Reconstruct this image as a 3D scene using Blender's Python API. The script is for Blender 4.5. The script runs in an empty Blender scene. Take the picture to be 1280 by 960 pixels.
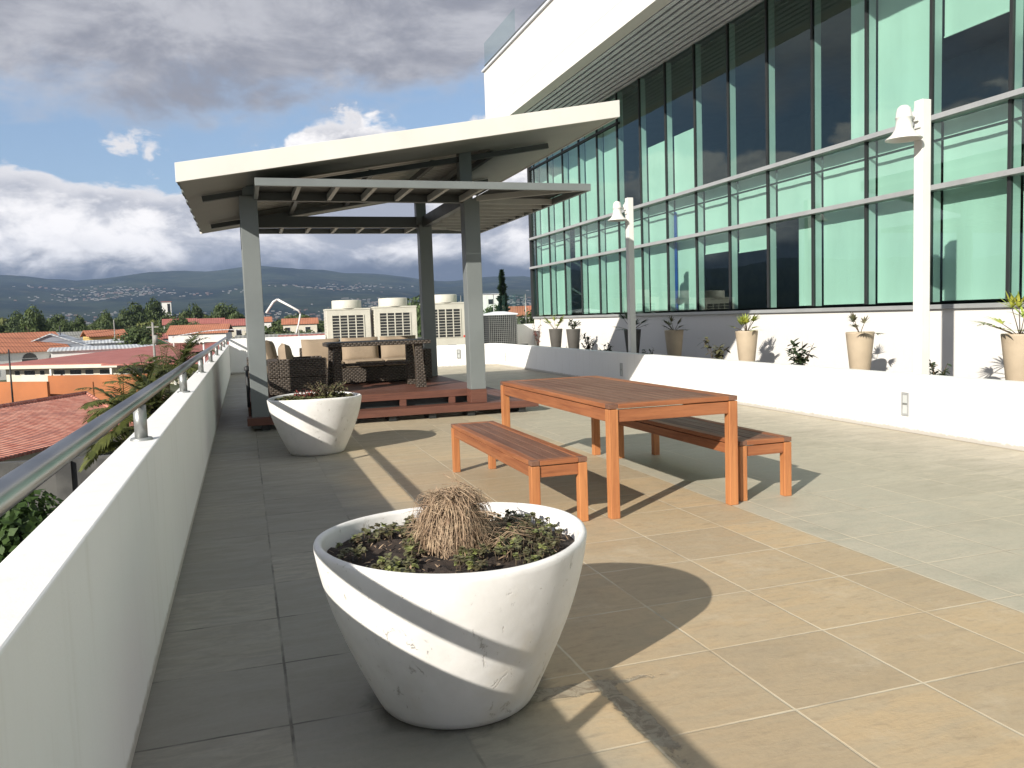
import bpy, math, random
import numpy as np
from mathutils import Vector, Matrix, noise
sc = bpy.context.scene
COL = sc.collection
R = math.radians
# ------------------------------------------------------------------ camera
FP = 1030.0; VX, VY, SL, CAMH = 304.0, 407.0, -0.034, 1.36      # focal length (px of 1280), wall vanishing point, roll, eye height
def _axes():
    a = VX-640; b = -(VY-480)
    x2 = (a*640-b*480+b*VY-b*SL*VX-FP*FP)/(a-b*SL); y2 = VY+SL*(x2-VX)
    Y = np.array([a, b, -FP]); Y /= np.linalg.norm(Y)
    X = np.array([x2-640, 480-y2, -FP]); X /= np.linalg.norm(X)
    return np.array([X, Y, np.cross(X, Y)])
MW = _axes()
def at(px, py, z):
    r = MW@np.array([px-640, 480-py, -FP]); t = (z-CAMH)/r[2]
    return Vector((r[0]*t, r[1]*t, z))
def bearing(px, dist):
    r = MW@np.array([px-640, 480-(VY+SL*(px-VX)), -FP]); n = math.hypot(r[0], r[1])
    return r[0]/n*dist, r[1]/n*dist
cam = bpy.data.cameras.new('Camera'); cam_o = bpy.data.objects.new('Camera', cam); COL.objects.link(cam_o)
m4 = Matrix.Identity(4)
for i in range(3):
    for j in range(3): m4[i][j] = MW[i][j]
m4[2][3] = CAMH
cam_o.matrix_world = m4
cam.sensor_width = 36; cam.lens = 36*FP/1280; cam.clip_start = 0.05; cam.clip_end = 40000
sc.camera = cam_o
sc.view_settings.view_transform = 'Standard'; sc.view_settings.look = 'None'
sc.view_settings.exposure = 0.62; sc.view_settings.gamma = 1
SUN_AZ, SUN_EL = 51.5, 25.5      # shadows run towards this bearing (from +Y to +X)

# ------------------------------------------------------------------ node helper
class N:
    def __init__(s, tree): s.t = tree; s.n = tree.nodes; s.l = tree.links
    def put(s, sock, v):
        if hasattr(v, 'is_output') or isinstance(v, bpy.types.NodeSocket): s.l.new(v, sock)
        else:
            if isinstance(v, (tuple, list)) and len(v) == 3 and sock.type == 'RGBA': v = (*v, 1)
            sock.default_value = v
    def node(s, ty, **kw):
        n = s.n.new(ty)
        for k, v in kw.items():
            if k.startswith('i_'):
                key = k[2:]; key = int(key) if key.isdigit() else key.replace('_', ' ')
                s.put(n.inputs[key], v)
            else: setattr(n, k, v)
        return n
    def m(s, op, a, b=0.0, c=0.0, clamp=False):
        n = s.n.new('ShaderNodeMath'); n.operation = op; n.use_clamp = clamp
        s.put(n.inputs[0], a); s.put(n.inputs[1], b); s.put(n.inputs[2], c); return n.outputs[0]
    def mix(s, f, a, b, bt='MIX'):
        n = s.n.new('ShaderNodeMix'); n.data_type = 'RGBA'; n.blend_type = bt
        s.put(n.inputs[0], f); s.put(n.inputs[6], a); s.put(n.inputs[7], b); return n.outputs[2]
    def ramp(s, v, lo, hi, a=0.0, b=1.0, smooth=True):
        n = s.n.new('ShaderNodeMapRange'); n.interpolation_type = 'SMOOTHSTEP' if smooth else 'LINEAR'
        s.put(n.inputs[0], v); s.put(n.inputs[1], lo); s.put(n.inputs[2], hi); s.put(n.inputs[3], a); s.put(n.inputs[4], b); return n.outputs[0]
    def noise(s, vec, scale, detail=4, rough=.55, dist=0.0, dim='3D'):
        n = s.n.new('ShaderNodeTexNoise'); n.noise_dimensions = dim
        s.l.new(vec, n.inputs['Vector']); n.inputs['Scale'].default_value = scale; n.inputs['Detail'].default_value = detail
        n.inputs['Roughness'].default_value = rough; n.inputs['Distortion'].default_value = dist; return n.outputs['Fac']
    def white(s, vec):
        n = s.n.new('ShaderNodeTexWhiteNoise'); s.l.new(vec, n.inputs['Vector']); return n.outputs['Value']
    def scale(s, vec, sx, sy, sz, off=(0, 0, 0)):
        n = s.n.new('ShaderNodeMapping'); s.l.new(vec, n.inputs['Vector']); n.inputs['Scale'].default_value = (sx, sy, sz); n.inputs['Location'].default_value = off; return n.outputs[0]
    def comb(s, x, y, z):
        n = s.n.new('ShaderNodeCombineXYZ'); s.put(n.inputs[0], x); s.put(n.inputs[1], y); s.put(n.inputs[2], z); return n.outputs[0]
    def sep(s, v):
        n = s.n.new('ShaderNodeSeparateXYZ'); s.l.new(v, n.inputs[0]); return n.outputs

# ------------------------------------------------------------------ world
def build_world():
    w = bpy.data.worlds.new('World'); sc.world = w; w.use_nodes = True
    t = N(w.node_tree); w.node_tree.nodes.clear()
    sky = t.node('ShaderNodeTexSky', sky_type='NISHITA', sun_disc=False, sun_elevation=R(SUN_EL), sun_rotation=R(180+SUN_AZ), air_density=1.0, dust_density=0.6, ozone_density=1.5)
    tc = t.node('ShaderNodeTexCoord'); d = tc.outputs['Generated']
    x, y, z = t.sep(d)
    el = t.m('ARCSINE', z); az = t.m('ARCTAN2', x, y)
    v = t.comb(az, t.m('MULTIPLY', el, 1.7), 0.0)
    big = t.noise(t.scale(v, 1, 1, 1, (3.1, 1.7, 0)), 3.2, 3, .5)
    med = t.noise(t.scale(v, 1, 1, 1, (7.3, 2.2, 4)), 9.0, 6, .58, .25)
    fine = t.noise(t.scale(v, 1, 1, 1, (1.3, 9.2, 2)), 26.0, 6, .6, .4)
    def ctr(x_): return t.m('SUBTRACT', x_, .5)
    nn = t.m('ADD', t.m('MULTIPLY', ctr(med), .16), t.m('ADD', t.m('MULTIPLY', ctr(big), .09), t.m('MULTIPLY', ctr(fine), .05)))
    # billows: rounded heads from distorted cells
    vor = t.n.new('ShaderNodeTexVoronoi'); vor.feature = 'SMOOTH_F1'; vor.inputs['Scale'].default_value = 9.0; vor.inputs['Smoothness'].default_value = .35
    wv = t.node('ShaderNodeVectorMath', operation='ADD', i_0=v, i_1=t.comb(t.m('MULTIPLY', ctr(med), .09), t.m('MULTIPLY', ctr(fine), .07), 0.0)).outputs[0]
    t.l.new(wv, vor.inputs['Vector']); bil = vor.outputs['Distance']
    # cumulus bank along the horizon: its top is higher to the right
    top = t.m('ADD', .198, t.m('MULTIPLY', t.ramp(az, .02, .14), .062))
    edge_h = t.m('SUBTRACT', t.m('ADD', t.m('ADD', top, nn), t.m('MULTIPLY', t.m('SUBTRACT', .38, bil), .09)), el)
    low = t.ramp(edge_h, -.004, .012)
    # heavy grey stratus higher up
    up0 = t.m('ADD', .236, t.m('MULTIPLY', t.ramp(az, .0, .25), .02))
    up = t.ramp(t.m('ADD', t.m('SUBTRACT', el, up0), t.m('MULTIPLY', nn, 1.1)), -.03, .055)
    high = t.ramp(el, .50, .9, 1.0, .35)
    brk = t.ramp(t.noise(v, 5.0, 5, .55), .44, .56)
    up = t.m('MULTIPLY', up, t.m('ADD', high, t.m('MULTIPLY', t.m('SUBTRACT', 1.0, high), brk), clamp=True))
    # shading: lit heads, grey hollows
    sh = t.noise(t.scale(v, 1, 1.2, 1, (2.2, 5.5, 1)), 5.5, 7, .62, .35)
    k = t.m('ADD', sh, t.m('MULTIPLY', t.m('SUBTRACT', .38, bil), .28))
    lit = t.ramp(k, .33, .53)
    tophi = t.ramp(edge_h, .0, .07, 1.0, .0)
    lit = t.m('MAXIMUM', lit, t.m('MULTIPLY', tophi, .62))
    lit = t.m('MULTIPLY', lit, t.ramp(t.m('ADD', el, t.m('MULTIPLY', ctr(med), .10)), .038, .10, .15, 1.0))
    lowcol = t.mix(lit, (2.8, 2.9, 3.3), (7.8, 7.5, 7.3))
    base = t.ramp(t.m('ADD', el, t.m('MULTIPLY', t.m('ADD', ctr(med), ctr(fine)), .05)), .056, .092)
    lowcol = t.mix(base, (.72, .84, 1.12), lowcol)
    upcol = t.mix(t.ramp(sh, .36, .62), (2.0, 2.05, 2.35), (3.7, 3.7, 3.95))
    edge = t.ramp(up, .0, .9, 1.0, .0)
    upcol = t.mix(t.m('MULTIPLY', edge, .55), upcol, (4.2, 4.2, 4.5))
    skyc = t.mix(.5, sky.outputs[0], (1.8, 2.6, 4.0))
    c = t.mix(up, skyc, upcol)
    c = t.mix(low, c, lowcol)
    # the half of the sky behind the camera is clearer
    bg = t.node('ShaderNodeBackground', i_Color=c, i_Strength=0.10)
    out = t.node('ShaderNodeOutputWorld'); t.l.new(bg.outputs[0], out.inputs[0])
build_world()
sun = bpy.data.lights.new('Sun', 'SUN'); sun.energy = 4.9; sun.angle = R(0.53); sun.color = (1.0, .94, .845)
sun_o = bpy.data.objects.new('Sun', sun); COL.objects.link(sun_o)
d = Vector((math.sin(R(SUN_AZ))*math.cos(R(SUN_EL)), math.cos(R(SUN_AZ))*math.cos(R(SUN_EL)), -math.sin(R(SUN_EL))))
sun_o.rotation_euler = d.to_track_quat('-Z', 'Y').to_euler(); sun_o.location = (-20, -15, 30)

# ------------------------------------------------------------------ materials
def mat(name, col, rough=.6, metal=0.0, var=.12, vscale=3.0, bump=0.0, bscale=60.0, stretch=(1, 1, 1), col2=None, spec=.5, coat=0.0, var2=0.0, coords='Object', detail=5):
    m = bpy.data.materials.new(name); m.use_nodes = True; t = N(m.node_tree); m.node_tree.nodes.clear()
    tc = t.node('ShaderNodeTexCoord'); v = tc.outputs[coords]
    v = t.scale(v, *stretch)
    n1 = t.noise(v, vscale, detail)
    c2 = col2 or tuple(x*(1-var*2) for x in col)
    c = t.mix(t.ramp(n1, .3, .7), c2, col)
    if var2:
        oi = t.node('ShaderNodeObjectInfo')
        c = t.mix(t.m('MULTIPLY', oi.outputs['Random'], var2), c, tuple(x*.45 for x in col))
    p = t.node('ShaderNodeBsdfPrincipled', i_Base_Color=c, i_Metallic=metal)
    t.put(p.inputs['Roughness'], t.ramp(n1, .2, .8, max(0, rough-.07), min(1, rough+.07)))
    p.inputs['Specular IOR Level'].default_value = spec
    if coat: p.inputs['Coat Weight'].default_value = coat
    if bump:
        b = t.node('ShaderNodeBump', i_Strength=min(1, bump), i_Distance=.01)
        t.l.new(t.noise(v, bscale, 4), b.inputs['Height']); t.l.new(b.outputs[0], p.inputs['Normal'])
    o = t.node('ShaderNodeOutputMaterial'); t.l.new(p.outputs[0], o.inputs[0])
    return m
M = {}
def plaster(name, col, streak=.12):
    m = bpy.data.materials.new(name); m.use_nodes = True; t = N(m.node_tree); m.node_tree.nodes.clear()
    v = t.node('ShaderNodeTexCoord').outputs['Object']
    a = t.noise(v, 1.3, 5); b = t.noise(t.scale(v, 5, 5, .5), 2.2, 4, .6); c3 = t.noise(v, 22, 4)
    c = t.mix(t.m('MULTIPLY', t.ramp(b, .52, .78), streak*2.2), col, tuple(x*y for x, y in zip(col, (.72, .70, .64))))
    c = t.mix(t.m('MULTIPLY', t.ramp(a, .35, .7), .10), c, tuple(x*.78 for x in col))
    z = t.sep(v)[2]
    grime = t.m('MULTIPLY', t.ramp(t.m('ADD', z, t.m('MULTIPLY', c3, -.06)), .0, .035, 1.0, .0), .7)
    c = t.mix(grime, c, (.28, .25, .2))
    p = t.node('ShaderNodeBsdfPrincipled', i_Base_Color=c, i_Roughness=.75); p.inputs['Specular IOR Level'].default_value = .3
    bp = t.node('ShaderNodeBump', i_Strength=.25, i_Distance=.006); t.l.new(t.m('ADD', t.noise(v, 9, 3), t.m('MULTIPLY', t.noise(v, 130, 3), .35)), bp.inputs['Height']); t.l.new(bp.outputs[0], p.inputs['Normal'])
    o = t.node('ShaderNodeOutputMaterial'); t.l.new(p.outputs[0], o.inputs[0]); return m
M['plaster'] = plaster('plaster', (.82, .815, .80), .12)
M['facade_paint'] = plaster('facade_paint', (.70, .68, .645), .04)

def floor_mat():
    m = bpy.data.materials.new('slate_tiles'); m.use_nodes = True; t = N(m.node_tree); m.node_tree.nodes.clear()
    v = t.node('ShaderNodeTexCoord').outputs['Object']; x, y, z = t.sep(v)
    T = .5415
    wob = t.m('MULTIPLY', t.m('SUBTRACT', t.noise(v, 11, 3), .5), .006)
    u = t.m('DIVIDE', t.m('ADD', t.m('SUBTRACT', x, .078), wob), T); w = t.m('DIVIDE', t.m('ADD', t.m('SUBTRACT', y, .11), wob), T)
    iu = t.m('FLOOR', u); iw = t.m('FLOOR', w); fu = t.m('FRACT', u); fw = t.m('FRACT', w)
    du = t.m('MINIMUM', fu, t.m('SUBTRACT', 1.0, fu)); dw = t.m('MINIMUM', fw, t.m('SUBTRACT', 1.0, fw))
    # the band line where the tan field meets the blue slate is a cut line too
    dl = t.m('DIVIDE', t.m('ABSOLUTE', t.m('SUBTRACT', x, 3.155)), T)
    dd = t.m('MINIMUM', t.m('MINIMUM', du, dw), dl)
    grout = t.ramp(dd, .006, .013, 1.0, .0)
    cell = t.comb(iu, iw, t.m('GREATER_THAN', x, 3.155))
    r1 = t.white(cell); r2 = t.white(t.scale(cell, 1, 1, 1, (17.3, 5.1, 2)))
    # veins: rotated a little per slab
    vv = t.scale(v, 1.0, 3.4, 1.0)
    voff = t.node('ShaderNodeVectorMath', operation='ADD', i_0=vv, i_1=t.comb(t.m('MULTIPLY', r1, 37.0), t.m('MULTIPLY', r2, 21.0), 0.0)).outputs[0]
    vein = t.noise(voff, 2.1, 7, .66, 1.1); vein2 = t.noise(voff, 7.5, 6, .65, .7)
    big = t.noise(v, .8, 3)
    # amount of tan
    edge = t.m('MULTIPLY', t.m('SUBTRACT', big, .5), .9)
    tan = t.m('MULTIPLY', t.m('LESS_THAN', x, 3.155), t.ramp(t.m('ADD', x, edge), .45, 1.25))
    tan = t.m('MULTIPLY', tan, t.ramp(t.m('ADD', y, edge), 6.0, 10.5, 1.0, .45))
    blue = t.m('MULTIPLY', t.m('GREATER_THAN', x, 3.155), t.ramp(t.m('ADD', x, edge), 3.9, 5.3, 1.0, .10))
    blue = t.m('MULTIPLY', blue, t.ramp(y, 6, 9, .8, .15))
    tancol = t.mix(t.ramp(vein, .36, .66), (.52, .385, .225), (.46, .365, .235))
    tancol = t.mix(t.m('MULTIPLY', t.ramp(vein2, .52, .68), .45), tancol, (.30, .22, .14))
    tancol = t.mix(t.m('MULTIPLY', r1, .62), tancol, (.345, .275, .185))
    grey = t.mix(t.ramp(vein, .35, .68), (.47, .42, .315), (.40, .365, .28))
    grey = t.mix(t.m('MULTIPLY', t.ramp(vein2, .5, .7), .5), grey, (.225, .21, .165))
    grey = t.mix(t.m('MULTIPLY', r2, .45), grey, (.345, .305, .225))
    bluec = t.mix(t.ramp(vein, .35, .65), (.40, .375, .295), (.47, .43, .335))
    c = t.mix(tan, grey, tancol); c = t.mix(blue, c, bluec)
    blot = t.noise(v, 1.7, 6, .7, .4); c = t.mix(t.m('MULTIPLY', t.ramp(blot, .50, .72), .30), c, t.mix(.5, c, (.16, .13, .09))); c = t.mix(t.m('MULTIPLY', t.ramp(t.noise(t.scale(v, 1, 1, 1, (9, 3, 1)), 2.6, 6, .7), .54, .72), .35), c, (.56, .48, .35))
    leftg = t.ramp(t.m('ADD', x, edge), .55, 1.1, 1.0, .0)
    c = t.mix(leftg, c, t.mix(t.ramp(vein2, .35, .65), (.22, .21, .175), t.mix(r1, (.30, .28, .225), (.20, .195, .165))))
    c = t.mix(t.m('MULTIPLY', t.ramp(t.noise(v, 34, 5, .7), .42, .7), .22), c, t.mix(.5, c, (.12, .10, .08)))
    # old water stain and spalled patch beside the near pot
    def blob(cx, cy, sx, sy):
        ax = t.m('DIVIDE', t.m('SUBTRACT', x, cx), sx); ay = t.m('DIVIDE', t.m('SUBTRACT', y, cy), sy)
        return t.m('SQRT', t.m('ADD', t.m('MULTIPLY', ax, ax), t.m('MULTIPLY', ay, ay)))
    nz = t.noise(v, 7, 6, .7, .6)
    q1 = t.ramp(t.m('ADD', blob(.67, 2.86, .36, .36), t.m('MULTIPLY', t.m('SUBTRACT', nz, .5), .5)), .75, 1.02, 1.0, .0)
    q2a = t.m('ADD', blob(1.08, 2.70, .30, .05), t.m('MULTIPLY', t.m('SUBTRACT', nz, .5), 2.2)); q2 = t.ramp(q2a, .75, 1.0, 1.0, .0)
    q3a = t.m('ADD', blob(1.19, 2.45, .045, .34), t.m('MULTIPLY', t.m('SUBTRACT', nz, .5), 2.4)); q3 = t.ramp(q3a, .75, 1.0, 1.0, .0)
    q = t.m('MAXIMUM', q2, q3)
    groutc = t.mix(t.ramp(t.noise(v, 3, 3), .45, .72), (.56, .49, .36), (.36, .31, .23))
    groutc = t.mix(leftg, groutc, t.mix(t.ramp(t.noise(v, 2.3, 3), .42, .6), (.21, .20, .17), (.06, .055, .045)))  # grout of the left strip darkened in colour for the parapet's shade
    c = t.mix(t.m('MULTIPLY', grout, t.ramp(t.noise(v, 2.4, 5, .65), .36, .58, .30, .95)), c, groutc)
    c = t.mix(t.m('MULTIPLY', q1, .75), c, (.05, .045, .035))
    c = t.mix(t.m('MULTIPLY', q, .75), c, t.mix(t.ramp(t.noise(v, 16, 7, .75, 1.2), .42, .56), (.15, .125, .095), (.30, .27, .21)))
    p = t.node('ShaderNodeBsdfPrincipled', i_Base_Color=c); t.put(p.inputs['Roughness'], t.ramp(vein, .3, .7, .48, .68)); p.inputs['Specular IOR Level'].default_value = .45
    h = t.m('ADD', t.m('MULTIPLY', vein2, .35), t.m('MULTIPLY', t.noise(v, 60, 4), .12)); h = t.m('SUBTRACT', h, t.m('MULTIPLY', grout, .35)); h = t.m('ADD', h, t.m('MULTIPLY', r2, .15)); h = t.m('SUBTRACT', h, t.m('MULTIPLY', q, .9))
    b = t.node('ShaderNodeBump', i_Strength=.45, i_Distance=.012, i_Height=h); t.l.new(b.outputs[0], p.inputs['Normal'])
    o = t.node('ShaderNodeOutputMaterial'); t.l.new(p.outputs[0], o.inputs[0]); return m
M['floor'] = floor_mat()

def concrete_pot():
    m = bpy.data.materials.new('cast_stone'); m.use_nodes = True; t = N(m.node_tree); m.node_tree.nodes.clear()
    v = t.node('ShaderNodeTexCoord').outputs['Object']
    a = t.noise(v, 3.5, 5, .6); pit = t.noise(t.scale(v, 1, 1, .6), 19, 5, .7, .8); sp = t.noise(t.scale(v, 1, 1, .55), 48, 4, .65, .5)
    mask = t.ramp(t.noise(v, 4.5, 2), .47, .62)
    pits = t.m('MULTIPLY', t.ramp(pit, .60, .66), mask); specks = t.ramp(sp, .67, .71)
    z = t.sep(v)[2]
    c = t.mix(t.ramp(a, .35, .7), (.76, .745, .72), (.65, .635, .605))
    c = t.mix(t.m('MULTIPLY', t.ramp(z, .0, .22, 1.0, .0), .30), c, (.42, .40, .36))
    c = t.mix(t.m('MULTIPLY', t.m('MAXIMUM', pits, specks), .55), c, (.30, .27, .22))
    c = t.mix(t.m('MULTIPLY', t.ramp(t.noise(v, 1.6, 5, .7), .53, .72), .35), c, (.62, .54, .40))
    p = t.node('ShaderNodeBsdfPrincipled', i_Base_Color=c, i_Roughness=.72); p.inputs['Specular IOR Level'].default_value = .35
    h = t.m('SUBTRACT', t.m('MULTIPLY', t.noise(v, 14, 4), .5), t.m('ADD', t.m('MULTIPLY', pits, .9), t.m('MULTIPLY', specks, .5)))
    b = t.node('ShaderNodeBump', i_Strength=.6, i_Distance=.005, i_Height=h); t.l.new(b.outputs[0], p.inputs['Normal'])
    o = t.node('ShaderNodeOutputMaterial'); t.l.new(p.outputs[0], o.inputs[0]); return m
M['pot'] = concrete_pot()

def wood(name, c1, c2, axis='Y', rough=.45, grain=1.0, coat=.0):
    m = bpy.data.materials.new(name); m.use_nodes = True; t = N(m.node_tree); m.node_tree.nodes.clear()
    v = t.node('ShaderNodeTexCoord').outputs['Object']
    st = {'X': (1.2, 22, 22), 'Y': (22, 1.2, 22), 'Z': (22, 22, 1.2)}[axis]
    vs = t.scale(v, *st)
    a = t.noise(vs, 1.0, 6, .6, .8); b = t.noise(vs, 4.0, 5, .6); big = t.noise(v, 2.2, 3)
    c = t.mix(t.ramp(a, .33, .68), c1, c2)
    c = t.mix(t.m('MULTIPLY', t.ramp(b, .5, .68), .35*grain), c, tuple(k*.45 for k in c2))
    c = t.mix(t.m('MULTIPLY', t.ramp(big, .45, .75), .28), c, tuple(k*1.25 for k in c1))
    p = t.node('ShaderNodeBsdfPrincipled', i_Base_Color=c); t.put(p.inputs['Roughness'], t.ramp(a, .3, .7, rough-.06, rough+.12)); p.inputs['Specular IOR Level'].default_value = .4
    p.inputs['Coat Weight'].default_value = coat
    bp = t.node('ShaderNodeBump', i_Strength=.3, i_Distance=.003, i_Height=b); t.l.new(bp.outputs[0], p.inputs['Normal'])
    o = t.node('ShaderNodeOutputMaterial'); t.l.new(p.outputs[0], o.inputs[0]); return m
W1, W2 = (.32, .122, .050), (.215, .076, .032)
M['teak_y'] = wood('teak_y', W1, W2, 'Y'); M['teak_x'] = wood('teak_x', W1, W2, 'X'); M['teak_z'] = wood('teak_z', (.47, .20, .075), (.34, .128, .048), 'Z')
M['teak_top'] = wood('teak_top', (.185, .095, .060), (.13, .064, .042), 'Y', .5)
M['deck_x'] = wood('deck_x', (.14, .058, .039), (.095, .039, .027), 'X', .5); M['deck_y'] = wood('deck_y', (.14, .058, .039), (.095, .039, .027), 'Y', .5)
M['grey_paint'] = mat('grey_paint', (.165, .182, .18), .45, var=.06, vscale=2, bump=.05)
M['beam_shaded'] = mat('beam_shaded', (.055, .06, .06), .5, var=.06)  # pavilion grey darkened to carry the shade under the roof
M['roof_white'] = mat('roof_white', (.68, .66, .61), .5, var=.04, vscale=1.2)
M['soffit'] = mat('soffit', (.36, .35, .315), .6, var=.08, vscale=1.5)
M['steel'] = mat('steel', (.42, .43, .44), .36, 1.0, var=.12, vscale=5, stretch=(1, .3, 1))
M['post_steel'] = mat('post_steel', (.36, .37, .36), .42, .6, var=.12, vscale=8)
M['mullion'] = mat('mullion', (.42, .43, .43), .4, .3, var=.06)
M['fin'] = mat('fin', (.50, .52, .51), .5, var=.05)
M['dark'] = mat('dark', (.02, .022, .022), .5)
M['blind'] = mat('blind', (.74, .76, .72), .8, var=.05, vscale=1.6, stretch=(1, 1, .3), bump=.1, bscale=9)
M['blue_strip'] = mat('blue_strip', (.02, .07, .36), .5)
M['interior'] = mat('interior', (.14, .14, .14), .8)
M['louvre'] = mat('louvre', (.74, .76, .80), .5, 0, var=.06)
M['ac'] = mat('ac', (.55, .53, .46), .5, var=.06, vscale=2)
M['ac_dark'] = mat('ac_dark', (.02, .022, .024), .6)
M['red'] = mat('red', (.55, .05, .03), .5)
M['soil'] = mat('soil', (.042, .028, .02), .95, var=.3, vscale=25, bump=1, bscale=45, col2=(.018, .013, .010))
M['cushion'] = mat('cushion', (.31, .24, .17), .9, var=.07, vscale=4, bump=.25, bscale=220)
M['lamp_white'] = mat('lamp_white', (.70, .69, .66), .4, var=.04)
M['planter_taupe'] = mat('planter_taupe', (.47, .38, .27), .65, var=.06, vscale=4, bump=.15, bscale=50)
M['planter_shaded'] = mat('planter_shaded', (.095, .088, .078), .65, var=.08, vscale=4, bump=.15, bscale=50)  # colour lowered so the far planters look shaded
M['leaf_pale'] = mat('leaf_pale', (.22, .235, .075), .5, var=.3, vscale=9, col2=(.12, .14, .05))
M['leaf_olive'] = mat('leaf_olive', (.13, .135, .06), .6, var=.3, vscale=14, col2=(.07, .055, .03))
M['leaf_yel'] = mat('leaf_yel', (.42, .42, .07), .5, var=.2, vscale=9, col2=(.20, .28, .05))
M['leaf_dark'] = mat('leaf_dark', (.035, .055, .022), .5, var=.25, vscale=9)
M['leaf_red'] = mat('leaf_red', (.30, .06, .05), .5, var=.25, vscale=9)
M['stem'] = mat('stem', (.12, .085, .05), .8, var=.2)
M['bark'] = mat('bark', (.14, .105, .075), .9, var=.25, vscale=12, bump=.6, bscale=20)
M['straw'] = mat('straw', (.42, .31, .20), .7, var=.3, vscale=30, col2=(.20, .125, .075))
M['concrete'] = mat('concrete', (.11, .108, .10), .85, var=.2, vscale=1.2, bump=.3, bscale=20, col2=(.05, .05, .048))  # concrete colour darkened to stand in for shade over the yard
M['asphalt'] = mat('asphalt', (.06, .06, .06), .9)
def wicker():
    m = bpy.data.materials.new('wicker'); m.use_nodes = True; t = N(m.node_tree); m.node_tree.nodes.clear()
    v = t.node('ShaderNodeTexCoord').outputs['Object']; x, y, z = t.sep(v)
    s = 1/.026; h = t.m('MULTIPLY', t.m('ADD', x, y), s*.42); w = t.m('MULTIPLY', z, s)
    row = t.m('FLOOR', w); a = t.m('ADD', h, t.m('MULTIPLY', t.m('MODULO', row, 2.0), .5))
    hx = t.m('ABSOLUTE', t.m('SUBTRACT', t.m('FRACT', a), .5)); hz = t.m('ABSOLUTE', t.m('SUBTRACT', t.m('FRACT', w), .5))
    bulge = t.m('MULTIPLY', t.ramp(hx, .15, .5, 1.0, .0), t.ramp(hz, .22, .5, 1.0, .0))
    rnd = t.white(t.comb(t.m('FLOOR', a), row, 0.0))
    strand = t.mix(rnd, (.06, .045, .034), (.115, .09, .07))
    c = t.mix(bulge, (.03, .023, .017), strand)
    p = t.node('ShaderNodeBsdfPrincipled', i_Base_Color=c, i_Roughness=.55)
    b = t.node('ShaderNodeBump', i_Strength=.9, i_Distance=.01, i_Height=bulge); t.l.new(b.outputs[0], p.inputs['Normal'])
    o = t.node('ShaderNodeOutputMaterial'); t.l.new(p.outputs[0], o.inputs[0]); return m
M['wicker'] = wicker()
def glass(name, tint, refl=.08, rough=.0, ior=1.5):
    m = bpy.data.materials.new(name); m.use_nodes = True; t = N(m.node_tree); m.node_tree.nodes.clear()
    tr = t.node('ShaderNodeBsdfTransparent', i_Color=(*tint, 1)); gl = t.node('ShaderNodeBsdfGlossy', i_Color=(.82, .95, .92, 1), i_Roughness=rough)
    lw = t.node('ShaderNodeLayerWeight', i_Blend=.5); f = t.m('ADD', t.m('MULTIPLY', t.m('POWER', lw.outputs['Facing'], 5.0), .9), refl+.04, clamp=True)
    v = t.node('ShaderNodeTexCoord').outputs['Object']
    b = t.node('ShaderNodeBump', i_Strength=.05, i_Distance=.02, i_Height=t.noise(v, .9, 2)); t.l.new(b.outputs[0], gl.inputs['Normal'])
    mx = t.node('ShaderNodeMixShader'); t.l.new(f, mx.inputs[0]); t.l.new(tr.outputs[0], mx.inputs[1]); t.l.new(gl.outputs[0], mx.inputs[2])
    o = t.node('ShaderNodeOutputMaterial'); t.l.new(mx.outputs[0], o.inputs[0]); return m
M['glass'] = glass('green_glass', (.59, .79, .725), .055)
M['clear_glass'] = glass('clear_glass', (.80, .88, .86), .02)
def corrug(name, col, axis, period, rough=.6, depth=.03, col2=None, metal=0.0):
    m = bpy.data.materials.new(name); m.use_nodes = True; t = N(m.node_tree); m.node_tree.nodes.clear()
    v = t.node('ShaderNodeTexCoord').outputs['Object']; s = t.sep(v)[axis]
    w = t.m('SINE', t.m('MULTIPLY', s, 2*math.pi/period))
    n1 = t.noise(v, .5 if period > .2 else 2, 5)
    c = t.mix(t.ramp(n1, .35, .7), col, col2 or tuple(k*.8 for k in col)); c = t.mix(t.ramp(w, .6, 1.0, .0, .22), c, tuple(k*.45 for k in col))
    p = t.node('ShaderNodeBsdfPrincipled', i_Base_Color=c, i_Roughness=rough, i_Metallic=metal)
    b = t.node('ShaderNodeBump', i_Strength=.8, i_Distance=depth, i_Height=w); t.l.new(b.outputs[0], p.inputs['Normal'])
    o = t.node('ShaderNodeOutputMaterial'); t.l.new(p.outputs[0], o.inputs[0]); return m
M['red_roof'] = corrug('red_roof', (.36, .125, .10), 0, .6, col2=(.31, .10, .08))
M['orange_roof'] = corrug('orange_roof', (.44, .17, .09), 0, .5)
M['grey_roof'] = corrug('grey_roof', (.26, .26, .23), 0, .6)
M['white_roof'] = corrug('white_roof', (.55, .58, .60), 0, .6)
M['orange_wall'] = mat('orange_wall', (.40, .14, .05), .8, var=.12, vscale=.25)
M['cream'] = mat('cream', (.60, .56, .46), .8, var=.07, vscale=.5)
M['white_wall'] = mat('white_wall', (.72, .71, .68), .8, var=.06, vscale=.5)
M['yellow_wall'] = mat('yellow_wall', (.52, .38, .13), .8, var=.08, vscale=.5)
M['grey_wall'] = mat('grey_wall', (.24, .26, .30), .7, var=.06, vscale=.5)
M['green_wall'] = mat('green_wall', (.05, .12, .06), .8)
M['window_dark'] = mat('window_dark', (.025, .027, .03), .25)
M['wood_pole'] = mat('wood_pole', (.30, .29, .27), .8)
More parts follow.
